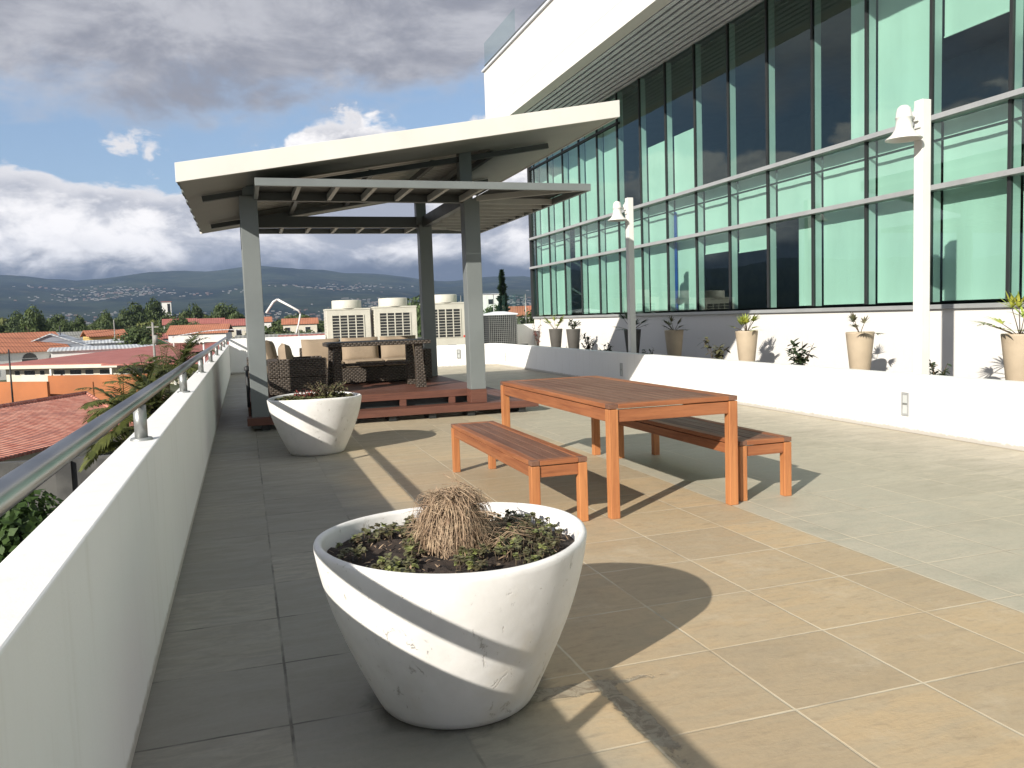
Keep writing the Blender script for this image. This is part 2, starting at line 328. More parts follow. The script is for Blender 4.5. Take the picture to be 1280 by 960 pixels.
def clay():
    m = bpy.data.materials.new('clay_tiles'); m.use_nodes = True; t = N(m.node_tree); m.node_tree.nodes.clear()
    v = t.node('ShaderNodeTexCoord').outputs['Object']; x, y, z = t.sep(v)
    u = t.m('DIVIDE', x, .28); w = t.m('DIVIDE', y, .42)
    r = t.white(t.comb(t.m('FLOOR', u), t.m('FLOOR', w), 0.0))
    c = t.mix(r, (.46, .15, .10), (.66, .31, .22)); c = t.mix(t.ramp(t.noise(t.scale(v, .35, 1.6, 1), 1.1, 6, .7), .5, .7), c, (.34, .14, .11))
    hh = t.m('ADD', t.m('SINE', t.m('MULTIPLY', u, 2*math.pi)), t.m('MULTIPLY', t.m('FRACT', w), .9))
    c = t.mix(t.ramp(t.m('FRACT', w), .0, .12, .45, .0), c, (.12, .04, .03))
    p = t.node('ShaderNodeBsdfPrincipled', i_Base_Color=c, i_Roughness=.85)
    b = t.node('ShaderNodeBump', i_Strength=1, i_Distance=.05, i_Height=hh); t.l.new(b.outputs[0], p.inputs['Normal'])
    o = t.node('ShaderNodeOutputMaterial'); t.l.new(p.outputs[0], o.inputs[0]); return m
M['clay'] = clay()
def foliage(name, c1, c2, vs=.9):
    m = bpy.data.materials.new(name); m.use_nodes = True; t = N(m.node_tree); m.node_tree.nodes.clear()
    tc = t.node('ShaderNodeTexCoord'); v = tc.outputs['Object']
    oi = t.node('ShaderNodeObjectInfo'); n1 = t.noise(v, vs, 4); n2 = t.noise(v, vs*7, 3)
    c = t.mix(t.ramp(n1, .35, .65), c1, c2); c = t.mix(t.m('MULTIPLY', t.ramp(n2, .45, .6), .4), c, tuple(k*1.5 for k in c1))
    c = t.mix(t.m('MULTIPLY', oi.outputs['Random'], .5), c, tuple(k*.6 for k in c2))
    p = t.node('ShaderNodeBsdfPrincipled', i_Base_Color=c, i_Roughness=.6); p.inputs['Specular IOR Level'].default_value = .3
    tl = t.node('ShaderNodeBsdfTranslucent'); t.l.new(c, tl.inputs[0]); mx = t.node('ShaderNodeMixShader', i_0=.25)
    t.l.new(p.outputs[0], mx.inputs[1]); t.l.new(tl.outputs[0], mx.inputs[2])
    o = t.node('ShaderNodeOutputMaterial'); t.l.new(mx.outputs[0], o.inputs[0]); return m
M['fol_dark'] = foliage('fol_dark', (.095, .13, .04), (.045, .07, .026), .35)
M['fol_mid'] = foliage('fol_mid', (.17, .185, .055), (.085, .11, .035), .35)
M['fol_palm'] = foliage('fol_palm', (.15, .165, .045), (.07, .09, .028), 1.2)
M['fol_bush'] = foliage('fol_bush', (.075, .13, .03), (.035, .07, .018), 1.5)
M['fol_cyp'] = foliage('fol_cyp', (.022, .042, .018), (.012, .026, .012), .5)

# ------------------------------------------------------------------ mesh helper
class MB:
    def __init__(s): s.v = []; s.f = []; s.sm = []
    def add(s, vs, fs, smooth=False):
        o = len(s.v); s.v += [tuple(p) for p in vs]
        for f in fs: s.f.append([i+o for i in f]); s.sm.append(smooth)
        return s
    def box(s, x0, x1, y0, y1, z0, z1):
        return s.add([(x, y, z) for z in (z0, z1) for y in (y0, y1) for x in (x0, x1)], [(0, 2, 3, 1), (4, 5, 7, 6), (0, 1, 5, 4), (2, 6, 7, 3), (0, 4, 6, 2), (1, 3, 7, 5)])
    def hexa(s, b, t):   # 4 bottom + 4 top points, counter-clockwise
        return s.add(list(b)+list(t), [(3, 2, 1, 0), (4, 5, 6, 7), (0, 1, 5, 4), (1, 2, 6, 5), (2, 3, 7, 6), (3, 0, 4, 7)])
    def bar(s, a, b, w, h):   # rectangular bar from a to b, width w (horizontal), height h
        a = Vector(a); b = Vector(b); d = (b-a).normalized(); up = Vector((0, 0, 1))
        if abs(d.z) > .95: up = Vector((0, 1, 0))
        r = d.cross(up).normalized()*w/2; u = r.cross(d).normalized()*h/2
        return s.hexa([a-r-u, a+r-u, b+r-u, b-r-u], [a-r+u, a+r+u, b+r+u, b-r+u])
    def tube(s, pts, rad, n=12, caps=True):
        pts = [Vector(p) for p in pts]; rad = rad if isinstance(rad, (list, tuple)) else [rad]*len(pts)
        rings = []; prev = None
        for i, p in enumerate(pts):
            d = (pts[min(i+1, len(pts)-1)]-pts[max(i-1, 0)]).normalized()
            if prev is None: r = d.orthogonal().normalized()
            else: r = (prev-d*prev.dot(d)).normalized()
            prev = r; q = d.cross(r)
            rings.append([p+(r*math.cos(2*math.pi*k/n)+q*math.sin(2*math.pi*k/n))*rad[i] for k in range(n)])
        o = len(s.v)
        for rg in rings: s.v += [tuple(p) for p in rg]
        for i in range(len(rings)-1):
            for k in range(n):
                s.f.append([o+i*n+k, o+i*n+(k+1) % n, o+(i+1)*n+(k+1) % n, o+(i+1)*n+k]); s.sm.append(True)
        if caps:
            s.f.append([o+k for k in range(n)][::-1]); s.sm.append(False)
            s.f.append([o+(len(rings)-1)*n+k for k in range(n)]); s.sm.append(False)
        return s
    def lathe(s, prof, n=48, c=(0, 0), smooth=True):
        o = len(s.v)
        for r, z in prof:
            for k in range(n):
                a = 2*math.pi*k/n; s.v.append((c[0]+r*math.cos(a), c[1]+r*math.sin(a), z))
        for i in range(len(prof)-1):
            for k in range(n):
                s.f.append([o+i*n+k, o+i*n+(k+1) % n, o+(i+1)*n+(k+1) % n, o+(i+1)*n+k]); s.sm.append(smooth)
        return s
    def build(s, name, material, parent=None, bevel=0.0, loc=None):
        me = bpy.data.meshes.new(name); me.from_pydata(s.v, [], s.f); me.update()
        me.polygons.foreach_set('use_smooth', s.sm)
        me.materials.append(material)
        o = bpy.data.objects.new(name, me); COL.objects.link(o)
        if parent: o.parent = parent
        if loc is not None: o.location = loc
        if bevel:
            b = o.modifiers.new('Bevel', 'BEVEL'); b.width = bevel; b.segments = 2; b.limit_method = 'ANGLE'; b.angle_limit = R(40)
        return o
def tag(o, label=None, cat=None, group=None, kind=None):
    if label: o['label'] = label
    if cat: o['category'] = cat
    if group: o['group'] = group
    if kind: o['kind'] = kind
    return o
def thing(name, label, cat, loc=(0, 0, 0), rz=0, group=None):
    o = bpy.data.objects.new(name, None); COL.objects.link(o); o.location = loc; o.rotation_euler = (0, 0, rz); o.empty_display_size = .2
    return tag(o, label, cat, group)
def dup(o, loc=None, rz=None, label=None, scale=None, parent=None):
    c = o.copy(); COL.objects.link(c)
    if parent: c.parent = parent
    if loc is not None: c.location = loc
    if rz is not None: c.rotation_euler = (0, 0, rz)
    if label: c['label'] = label
    if scale is not None: c.scale = (scale,)*3 if not isinstance(scale, tuple) else scale
    for ch in list(o.children): dup(ch, parent=c)
    return c

# ------------------------------------------------------------------ SETTING: ground, hills
GZ = -6.5
def ground():
    m = bpy.data.materials.new('town_ground'); m.use_nodes = True; t = N(m.node_tree); m.node_tree.nodes.clear()
    v = t.node('ShaderNodeTexCoord').outputs['Object']
    a = t.noise(v, .02, 6, .6); b = t.noise(v, .3, 5, .6)
    c = t.mix(t.ramp(a, .42, .58), (.05, .07, .025), (.13, .115, .08)); c = t.mix(t.ramp(b, .4, .7), c, (.035, .05, .02))
    p = t.node('ShaderNodeBsdfPrincipled', i_Base_Color=c, i_Roughness=.95); o = t.node('ShaderNodeOutputMaterial'); t.l.new(p.outputs[0], o.inputs[0])
    S = 9500; b = MB().add([(-S, -S, GZ), (S, -S, GZ), (S, S, GZ), (-S, S, GZ)], [(0, 1, 2, 3)])
    tag(b.build('ground', m), kind='structure')
ground()
def crest(az):   # crest angle (radians above eye level) as a function of bearing
    return .052+.010*math.exp(-((az+.10)/.16)**2)+.008*math.exp(-((az-.10)/.12)**2)-.018*max(0, min(1, (az-.12)/.4))+.004*math.sin(az*19+1)+.002*math.sin(az*47)
def hill_z(az, r):
    t = max(0, min(1, (r-2600)/(7600-2600)))
    n = noise.fractal(Vector((r*math.sin(az), r*math.cos(az), 0))*.0011, .9, 2.1, 5)
    return GZ-1+(t**1.25)*(crest(az)*7600+CAMH-GZ)+t*n*38
def hills():
    m = bpy.data.materials.new('cloud_shaded_forest'); m.use_nodes = True; t = N(m.node_tree); m.node_tree.nodes.clear()
    v = t.node('ShaderNodeTexCoord').outputs['Object']
    a = t.noise(v, .0016, 7, .65, .4); b = t.noise(v, .008, 6, .6)
    c = t.mix(t.ramp(a, .40, .60), (.008, .016, .014), (.030, .042, .026)); c = t.mix(t.m('MULTIPLY', t.ramp(b, .54, .64), .5), c, (.075, .078, .052))  # slope colours kept very dark in place of cloud shadow on the hills
    p = t.node('ShaderNodeBsdfPrincipled', i_Base_Color=c, i_Roughness=1); p.inputs['Specular IOR Level'].default_value = 0
    o = t.node('ShaderNodeOutputMaterial'); t.l.new(p.outputs[0], o.inputs[0])
    b = MB(); na, nr = 220, 46; a0, a1 = -1.1, 1.5
    for i in range(na+1):
        az = a0+(a1-a0)*i/na
        for j in range(nr+1):
            r = 2500+(8400-2500)*j/nr; z = hill_z(az, min(r, 7600)) if r <= 7650 else hill_z(az, 7600)-(r-7600)*.15
            b.v.append((r*math.sin(az), r*math.cos(az), z))
    for i in range(na):
        for j in range(nr):
            k = i*(nr+1)+j; b.f.append([k, k+1, k+nr+2, k+nr+1]); b.sm.append(True)
    tag(b.build('hills', m), kind='structure')
hills()
hz_m = bpy.data.materials.new('air'); hz_m.use_nodes = True; tt = N(hz_m.node_tree); hz_m.node_tree.nodes.clear()
pv = tt.node('ShaderNodeVolumePrincipled'); pv.inputs['Color'].default_value = (.48, .66, 1.0, 1); pv.inputs['Density'].default_value = 5.2e-5; pv.inputs['Anisotropy'].default_value = .1
oo = tt.node('ShaderNodeOutputMaterial'); tt.l.new(pv.outputs[0], oo.inputs['Volume'])
tag(MB().box(-9400, 9400, -9400, 9400, GZ-14, 720).build('haze', hz_m), kind='stuff')

# ------------------------------------------------------------------ TERRACE
YB = 22.4; YL = 24.5
fb = MB()
NX = 24
fb.add([(-.45, -4, 0), (9.15, -4, 0), (9.15, 26.5, 0), (-.45, 26.5, 0)], [(0, 1, 2, 3)])
tag(fb.build('terrace_floor', M['floor']), kind='structure')
# body of the building under the terrace
tag(MB().box(-.555, 9.1, -4.2, 27.8, GZ-.2, -.012).build('podium_wall', M['concrete']), kind='structure')
w = MB().box(-.56, -.41, -4, YL+.15, 0, .84); tag(w.build('parapet_wall', M['plaster'], bevel=.006), 'long white parapet wall along the left edge under the steel handrail', 'wall')
w = MB().box(-.408, 2.25, YL, YL+.15, 0, 1.0); tag(w.build('end_wall', M['plaster'], bevel=.006), 'white end wall closing the walkway behind the wicker sofa', 'wall')
w = MB().hexa([(2.25, YB+.1, 0), (6.83, YB, 0), (6.83, YB+.17, 0), (2.25, YB+.27, 0)], [(2.25, YB+.1, .62), (6.83, YB, .62), (6.83, YB+.17, .62), (2.25, YB+.27, .62)])
tag(w.build('low_wall', M['plaster'], bevel=.006), 'low white back wall between the outdoor air conditioner units and pavilion', 'wall')
def wx(y): return 6.575+(y-5)*.0145
w = MB().hexa([(wx(-3), -3, 0), (wx(-3)+.17, -3, 0), (wx(YB+.17)+.17, YB+.17, 0), (wx(YB+.17), YB+.17, 0)], [(wx(-3), -3, .61), (wx(-3)+.17, -3, .61), (wx(YB+.17)+.17, YB+.17, .61), (wx(YB+.17), YB+.17, .61)])
tag(w.build('planter_wall', M['plaster'], bevel=.006), 'long low white wall in front of the potted plants beside the glass building', 'wall')
tag(MB().hexa([(6.6, -3, .01), (9.1, -3, .01), (9.1, YB+.1, .01), (7.02, YB+.1, .01)], [(6.6, -3, .30), (9.1, -3, .30), (9.1, YB+.1, .30), (7.02, YB+.1, .30)]).build('planting_bed', M['soil']), kind='structure')
# step lights in the wall
sl_spots = []
for px, py in ((1132, 505), (777, 462), (632, 446)):
    r = MW@np.array([px-640, 480-py, -FP]); t_ = 6.6/r[0]
    for _ in range(4): t_ = wx(r[1]*t_)/r[0]
    sl_spots.append((wx(r[1]*t_), r[1]*t_, CAMH+r[2]*t_))
sl_lab = ['grey recessed step light in the planter wall, nearest the camera', 'grey recessed step light in the planter wall behind the wooden table', 'grey recessed step light at the far corner of the planter wall']
sl0 = None
for i, (x, y, z) in enumerate(sl_spots):
    if sl0 is None:
        sl0 = thing('step_light', sl_lab[0], 'step light', (x, y, z), 0, 'step lights in the low walls')
        b = MB().box(-.012, 0, -.05, .05, -.125, -.10).box(-.012, 0, -.05, .05, .10, .125).box(-.012, 0, -.05, -.032, -.10, .10).box(-.012, 0, .032, .05, -.10, .10); b.build('frame', M['mullion'], sl0)
        MB().box(-.006, 0, -.032, .032, -.10, .10).build('lens', M['fin'], sl0)
        b = MB()
        b.box(-.014, -.006, -.03, .03, -.005, .012); b.build('shield', M['post_steel'], sl0)
    else: dup(sl0, (x, y, z), 0, sl_lab[i])
dup(sl0, (5.68, YB+.01, .37), R(90), 'grey recessed step light in the low back wall seen beside the pavilion post')

# railing
rl = thing('handrail', 'round brushed steel handrail on short posts along the left parapet', 'railing', (-.485, 0, .84))
MB().tube([(0, -4, .193), (0, 24.6, .193)], .0315, 20).build('rail', M['steel'], rl)
pm = MB().tube([(0, 0, 0), (0, 0, .165)], .029, 16).lathe([(0, .012), (.046, .012), (.05, .006), (.05, 0)], 20); pm0 = pm.build('post', M['post_steel'], rl, loc=(0, -1.6, 0))
for k in range(1, 10):
    c = pm0.copy(); COL.objects.link(c); c.parent = rl; c.location = (0, -1.6+2.9*k, 0)


# ------------------------------------------------------------------ OFFICE BUILDING
D = 9.1; ZS, Z1, Z2, ZT = 1.325, 2.91, 3.84, 6.82; YE = 25.6; Y0 = -3.195; PW = 7.23
ob = thing('office_building', 'large white office building with green glass curtain wall and louvred overhang', 'building', (0, 0, 0))
MB().box(D, D+.25, Y0, YE, 0, ZS-.06).build('base_wall', M['facade_paint'], ob)
MB().box(D-.05, D+.25, Y0, YE, ZS-.06, ZS).build('sill', M['mullion'], ob, bevel=.004)
MB().box(PW, PW+.3, Y0, 24.1, ZT, 8.62).box(PW+.3, 16, 23.8, 24.1, ZT, 8.62).build('upper_wall', M['facade_paint'], ob)
MB().box(PW-.002, PW+.002, Y0, 24.1, 7.30, 7.312).build('wall_joint', M['fin'], ob)
MB().box(PW-.06, PW+.36, Y0, 24.16, 8.62, 8.67).box(PW+.3, 16, Y0, 23.8, 8.40, 8.60).build('roof_slab', M['louvre'], ob)
lv = MB()
k = 0
xx = PW+.32
while xx < D-.04:
    lv.hexa([(xx, Y0, ZT-.01), (xx+.10, Y0, ZT-.01), (xx+.10, 24.1, ZT-.01), (xx, 24.1, ZT-.01)], [(xx+.03, Y0, ZT+.05), (xx+.14, Y0, ZT+.05), (xx+.14, 24.1, ZT+.05), (xx+.03, 24.1, ZT+.05)]); xx += .165
lv.build('soffit_louvre', M['louvre'], ob)
MB().box(PW+.3, D+.2, Y0, 23.8, ZT+.25, ZT+.30).build('soffit_backing', M['ac_dark'], ob)
MB().box(D+.25, 15.5, Y0, YE, ZS-.2, ZS-.1).box(D+.5, 15.5, Y0, YE, ZT-.02, ZT+.1).box(15.5, 15.7, Y0, YE, ZS-.2, ZT+.1).box(D+.25, 15.5, YE-.05, YE, ZS-.1, ZT-.02).box(D+.25, 15.5, Y0, Y0+.05, ZS-.1, ZT-.02).build('interior_wall', M['interior'], ob)
MB().box(D+.9, 15.4, Y0+.1, YE-.1, Z2-.12, Z2+.12).build('interior_floor', M['interior'], ob)
for zz in (Z1, Z2):
    MB().box(D-.11, D+.10, Y0, YE+.02, zz-.035, zz+.035).build('transom', M['mullion'], ob, bevel=.003)
MB().box(D-.04, D+.05, 18.95, YE, 6.02, 6.07).build('transom', M['ac_dark'], ob)
MB().box(D-.06, D+.1, YE-.02, YE+.08, ZS-.05, ZT+.2).build('corner_post', M['ac_dark'], ob)
ys = [Y0+1.235*k for k in range(24)]
ys = [y for y in ys if y < YE-.2]+[YE]
random.seed(5)
rows = ((ZS, Z1), (Z1, Z2), (Z2, ZT))
for i in range(len(ys)-1):
    a, b_ = ys[i], ys[i+1]
    bay = round((9.155-a)/1.235)      # 0: bay starting at 9.155, -1 further, +1 nearer
    for rI, (z0, z1) in enumerate(rows):
        wb = MB()
        wb.box(D-.02, D+.03, a-.022, a+.022, z0+.036, z1-.036)
        wn = wb.build('window', M['ac_dark'], ob); 
        MB().box(D+.03, D+.15, a-.025, a+.025, z0+.036, z1-.036).build('frame', M['fin'], wn)
        MB().add([(D, a+.022, z0+.036), (D, b_-.022, z0+.036), (D, b_-.022, z1-.036), (D, a+.022, z1-.036)], [(3, 2, 1, 0)]).build('pane', M['glass'], wn)
        far = a > 18.9
        if rI == 1:
            MB().box(D+.02, D+.05, a+.022, b_-.022, z1-.30, z1-.27).build('crossbar', M['ac_dark'], wn)
        y0b, y1b, zb, zt = a+.03, b_-.03, z0+.05, z1-.02; has = True
        if rI == 2:
            if bay == 1: zb = 4.95
            elif bay == -1: y1b = a+.55
            elif bay in (-2, -3, -4): has = False
            elif bay in (-5, -6): zt = 5.2
            elif bay == -7: has = False
            elif bay == 2: zb = 4.6
        if rI == 0:
            if bay in (-3, -4): zb = z1-.38 if bay == -4 else z1-.45
            elif bay == -2: y1b = a+.62
            elif bay == 1: zt = z1-.02
            elif bay == -10: y1b = a+.5
        if rI == 1 and bay == -10: y1b = a+.9
        if has:
            nb = MB(); xb = D+.19; seg = 10
            for s_ in range(seg):
                ya = y0b+(y1b-y0b)*s_/seg; yb = y0b+(y1b-y0b)*(s_+1)/seg
                xa = xb+.003*math.sin(s_*1.3+i); xc = xb+.003*math.sin((s_+1)*1.3+i)
                nb.add([(xa, ya, zb), (xc, yb, zb), (xc, yb, zt), (xa, ya, zt)], [(0, 1, 2, 3)], True)
            if zb > z0+.3: nb.box(xb-.012, xb+.012, y0b, y1b, zb-.02, zb)
            nb.build('blind', M['blind'], wn)
MB().box(D+.13, D+.16, 16.43, 16.50, ZS+.05, Z2-.3).build('window_trim', M['blue_strip'], ob)
# rooftop glass guard
MB().add([(PW+.03, 21.2, 8.70), (PW+.03, 24.1, 8.70), (PW+.03, 24.1, 9.45), (PW+.03, 21.2, 9.45)], [(0, 1, 2, 3)]).build('roof_glass', M['clear_glass'], ob)
MB().tube([(PW+.03, Y0, 8.80), (PW+.03, 24.1, 8.80)], .02, 8).build('roof_rail', M['post_steel'], ob)

# lamps
lp = thing('lamp_post', 'tall white square lamp post with bell shade, nearest the camera', 'lamp post', (7.06, 7.22, .3), 0, 'white bell lamp posts in the planting bed')
MB().box(-.06, .06, -.06, .06, 0, 3.22).build('pole', M['lamp_white'], lp, bevel=.008)
MB().box(-.115, -.06, -.035, .035, 2.99, 3.10).box(-.08, -.06, -.045, .045, 2.92, 3.14).build('bracket', M['lamp_white'], lp, bevel=.006)
MB().tube([(-.12, 0, 3.03), (-.26, 0, 3.03)], .018, 10).build('arm', M['lamp_white'], lp)
MB().lathe([(r_*.84, 3.16-(3.16-z_)*.86) for r_, z_ in [(.001, 3.155), (.045, 3.15), (.078, 3.12), (.092, 3.07), (.094, 3.02), (.102, 3.015), (.102, 3.0), (.094, 2.995), (.096, 2.93), (.108, 2.865), (.15, 2.80), (.21, 2.755), (.22, 2.745), (.22, 2.735), (.19, 2.74), (.12, 2.80), (.001, 2.84)]], 36, (-.25, 0)).build('lamp_shade', M['lamp_white'], lp)
dup(lp, (7.08, 14.35, .3), 0, 'white square lamp post with bell shade behind the wooden table, in pavilion shade')

# ------------------------------------------------------------------ TAPERED PLANTERS AND BED PLANTS
def rnd(a, b): return random.uniform(a, b)
def leaf_blade(b, base, dirv, length, width, droop, seg=5, fold=.0):
    p = Vector(base); d_ = Vector(dirv).normalized(); L = length/seg; pts = [p.copy()]
    for k in range(seg):
        d_ = (d_+Vector((0, 0, -droop/seg))).normalized(); p = p+d_*L; pts.append(p.copy())
    side = Vector(dirv).cross(Vector((0, 0, 1)))
    side = side.normalized() if side.length > 1e-3 else Vector((1, 0, 0))
    o = len(b.v)
    for k, q in enumerate(pts):
        wv = width*math.sin(math.pi*min(1, (k+.6)/(seg+.6)))**.8*.5 if k < seg else width*.03
        b.v += [tuple(q-side*wv), tuple(q+side*wv)]
    for k in range(seg): b.f.append([o+2*k, o+2*k+1, o+2*k+3, o+2*k+2]); b.sm.append(True)
def fan_palm(name_lab, loc, matl, n=9, L=.34, seed=0, cat='plant'):
    random.seed(seed); t_ = thing('potted_palm', name_lab, cat, loc)
    st = MB(); lf = MB()
    n = n+4
    for k in range(n):
        a = 2*math.pi*k/n+rnd(-.4, .4); e = rnd(.1, 1.25); d_ = Vector((math.cos(a)*math.cos(e), math.sin(a)*math.cos(e), math.sin(e))); ln = L*rnd(.55, .9)
        tip = d_*ln; st.tube([(0, 0, 0), tip*.55+Vector((0, 0, .01)), tip], [.006, .005, .004], 5)
        for q in range(9):
            s_ = (q-4)/4*1.25; u = d_.cross(Vector((0, 0, 1))).normalized(); dd = (d_*math.cos(s_)+u*math.sin(s_))
            leaf_blade(lf, tip, dd, L*rnd(.45, .6), .028, .35, 4)
    st.build('stem', M['stem'], t_); lf.build('leaf', matl, t_); return t_
def bush(lab, loc, matl, h=.5, n=8, lw=.07, seed=0, name='shrub', sp=.22):
    random.seed(seed); t_ = thing(name, lab, 'plant', loc); st = MB(); lf = MB()
    for k in range(n):
        a = rnd(0, 6.28); tip = Vector((math.cos(a)*rnd(.3, 1)*sp, math.sin(a)*rnd(.3, 1)*sp, h*rnd(.6, 1)))
        mid = Vector((tip.x*.35, tip.y*.35, tip.z*.55)); st.tube([(0, 0, 0), mid, tip], [.008, .006, .003], 5)
        for q in range(15):
            f = rnd(.35, 1.0); p = mid.lerp(tip, (f-.45)/.55); a2 = rnd(0, 6.28); e = rnd(-.3, 1.0)
            leaf_blade(lf, p, (math.cos(a2)*math.cos(e), math.sin(a2)*math.cos(e), math.sin(e)), lw*rnd(.8, 1.5), lw*.55, .6, 4)
    st.build('stem', M['stem'], t_); lf.build('leaf', matl, t_); return t_
def tapered(mt, lab, loc, s=1.0):
    t_ = thing('tapered_planter', lab, 'planter', loc, 0, 'tall tapered planters in the bed')
    MB().lathe([(.001, 0), (.115*s, 0), (.12*s, .01), (.188*s, .655), (.190*s, .67), (.186*s, .68), (.165*s, .68), (.160*s, .66), (.155*s, .62)], 40).build('pot', mt, t_)
    MB().lathe([(.156*s, .625), (.08, .632), (.001, .64)], 24).build('soil', M['soil'], t_); return t_
def bed(px, X):
    x_, y_ = bearing(px, 1.0); return (X, X*y_/x_, .30)
TP = [(694, 'planter_shaded', 'shade-darkened tapered planter at the far end of the bed, left of its pair'), (716, 'planter_shaded', 'shade-darkened tapered planter standing second from the far end'),
      (790, 'planter_shaded', 'shade-darkened tapered planter half hidden behind the far lamp post'), (842, 'planter_taupe', 'tan tapered planter right of the far lamp post, half in shade'),
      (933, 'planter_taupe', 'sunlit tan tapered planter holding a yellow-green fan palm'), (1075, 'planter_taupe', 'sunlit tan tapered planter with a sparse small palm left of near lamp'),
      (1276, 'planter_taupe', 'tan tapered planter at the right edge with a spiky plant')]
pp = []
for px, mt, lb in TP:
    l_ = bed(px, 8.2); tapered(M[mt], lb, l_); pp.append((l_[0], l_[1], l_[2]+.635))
fan_palm('yellow-green leafy palm in the farthest dark planter', pp[0], M['leaf_yel'], 7, .38, 1)
bush('dark rounded leafy plant in the second dark planter', (pp[1][0], pp[1][1], pp[1][2]), M['leaf_dark'], .30, 9, .075, 2, 'potted_shrub', .2)
fan_palm('dark spreading palm in planter behind the far lamp post', pp[2], M['leaf_dark'], 8, .40, 3)
fan_palm('reddish green drooping palm in the half shaded tan planter', pp[3], M['leaf_olive'], 8, .30, 4)
fan_palm('bushy yellow-green fan palm in the sunlit tan planter', pp[4], M['leaf_yel'], 10, .30, 5)
fan_palm('sparse small palm with thin green leaves in tan planter', pp[5], M['leaf_olive'], 2, .26, 6)
fan_palm('spiky yellow and orange bladed plant at the right edge', pp[6], M['leaf_yel'], 9, .42, 7)
for px, lb, mt, h, n, lw, X, sd in ((672, 'thin red-leaved shrub at the far end of the bed', 'leaf_red', .95, 8, .06, 7.9, 11), (735, 'bare-stemmed dark shrub between two dark planters and lamp', 'leaf_dark', .62, 11, .07, 7.5, 12),
      (758, 'small dark round shrub in the bed left of far lamp post', 'leaf_dark', .42, 10, .07, 7.3, 13), (811, 'tiny dark plant just behind the wall right of far lamp', 'leaf_dark', .36, 6, .06, 7.4, 14),
      (893, 'broad-leaved green plant left of the yellow-green palm planter', 'leaf_olive', .60, 6, .11, 7.6, 15), (1001, 'dark oval-leaved plant between the two sunlit tan planters', 'leaf_dark', .58, 8, .11, 7.5, 16),
      (1172, 'small dark plant at the foot of the near lamp post', 'leaf_dark', .42, 8, .07, 7.3, 17)):
    l_ = bed(px, X); bush(lb, l_, M[mt], h, n, lw, sd)

# ------------------------------------------------------------------ ROUND POTS
def round_pot(lab, loc, rz=0):
    t_ = thing('round_planter', lab, 'planter', loc, rz, 'large white round planters')
    prof = [(.001, .0), (.262, 0), (.278, .006), (.292, .03)]
    for k in range(1, 17):
        u = k/16; prof.append((.292+(.484-.292)*(math.sin(u*math.pi/2)*.62+u*.38), .03+.54*u))
    prof += [(.485, .585), (.481, .594), (.471, .598), (.460, .594), (.455, .582), (.452, .53), (.44, .48)]
    b = MB().lathe(prof, 96)
    vs = []
    for (x, y, z) in b.v:   # slightly uneven hand-cast body and wavy rim
        a = math.atan2(y, x); f = 1+.008*math.sin(3*a+.7)+.004*noise.noise(Vector((x*4, y*4, z*4)))
        vs.append((x*f, y*f, z+.007*math.sin(2*a+1)*(z/.59)))
    b.v = vs
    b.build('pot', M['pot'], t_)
    s = MB(); n = 72; nr = 22
    for j in range(nr+1):
        for k in range(n):
            a = 2*math.pi*k/n; r = .4515*j/nr; x, y = r*math.cos(a), r*math.sin(a)
            s.v.append((x, y, .53+.02*(1-j/nr)+.022*noise.noise(Vector((x*9, y*9, 3)))+.018*noise.noise(Vector((x*28, y*28, 3)))))
    for j in range(nr):
        for k in range(n): s.f.append([j*n+k, j*n+(k+1) % n, (j+1)*n+(k+1) % n, (j+1)*n+k]); s.sm.append(True)
    s.build('soil', M['soil'], t_); lt = MB(); random.seed(int(loc[1]*100))
    for k in range(240):
        a = rnd(0, 6.28); r = .43*math.sqrt(rnd(0, 1)); leaf_blade(lt, (r*math.cos(a), r*math.sin(a), .548+rnd(0, .02)), (rnd(-1, 1), rnd(-1, 1), rnd(-.1, .5)), rnd(.010, .035), rnd(.003, .010), .5, 3)
    tag(lt.build('leaf_litter', M['straw'], t_), kind='stuff'); return t_
P1 = (.668, 2.835, 0); P2 = (.672, 8.87, 0)
round_pot('large white cast planter with dry grass, nearest the camera', P1)
round_pot('large white cast planter beside the pavilion post, further away', P2, 1.3)
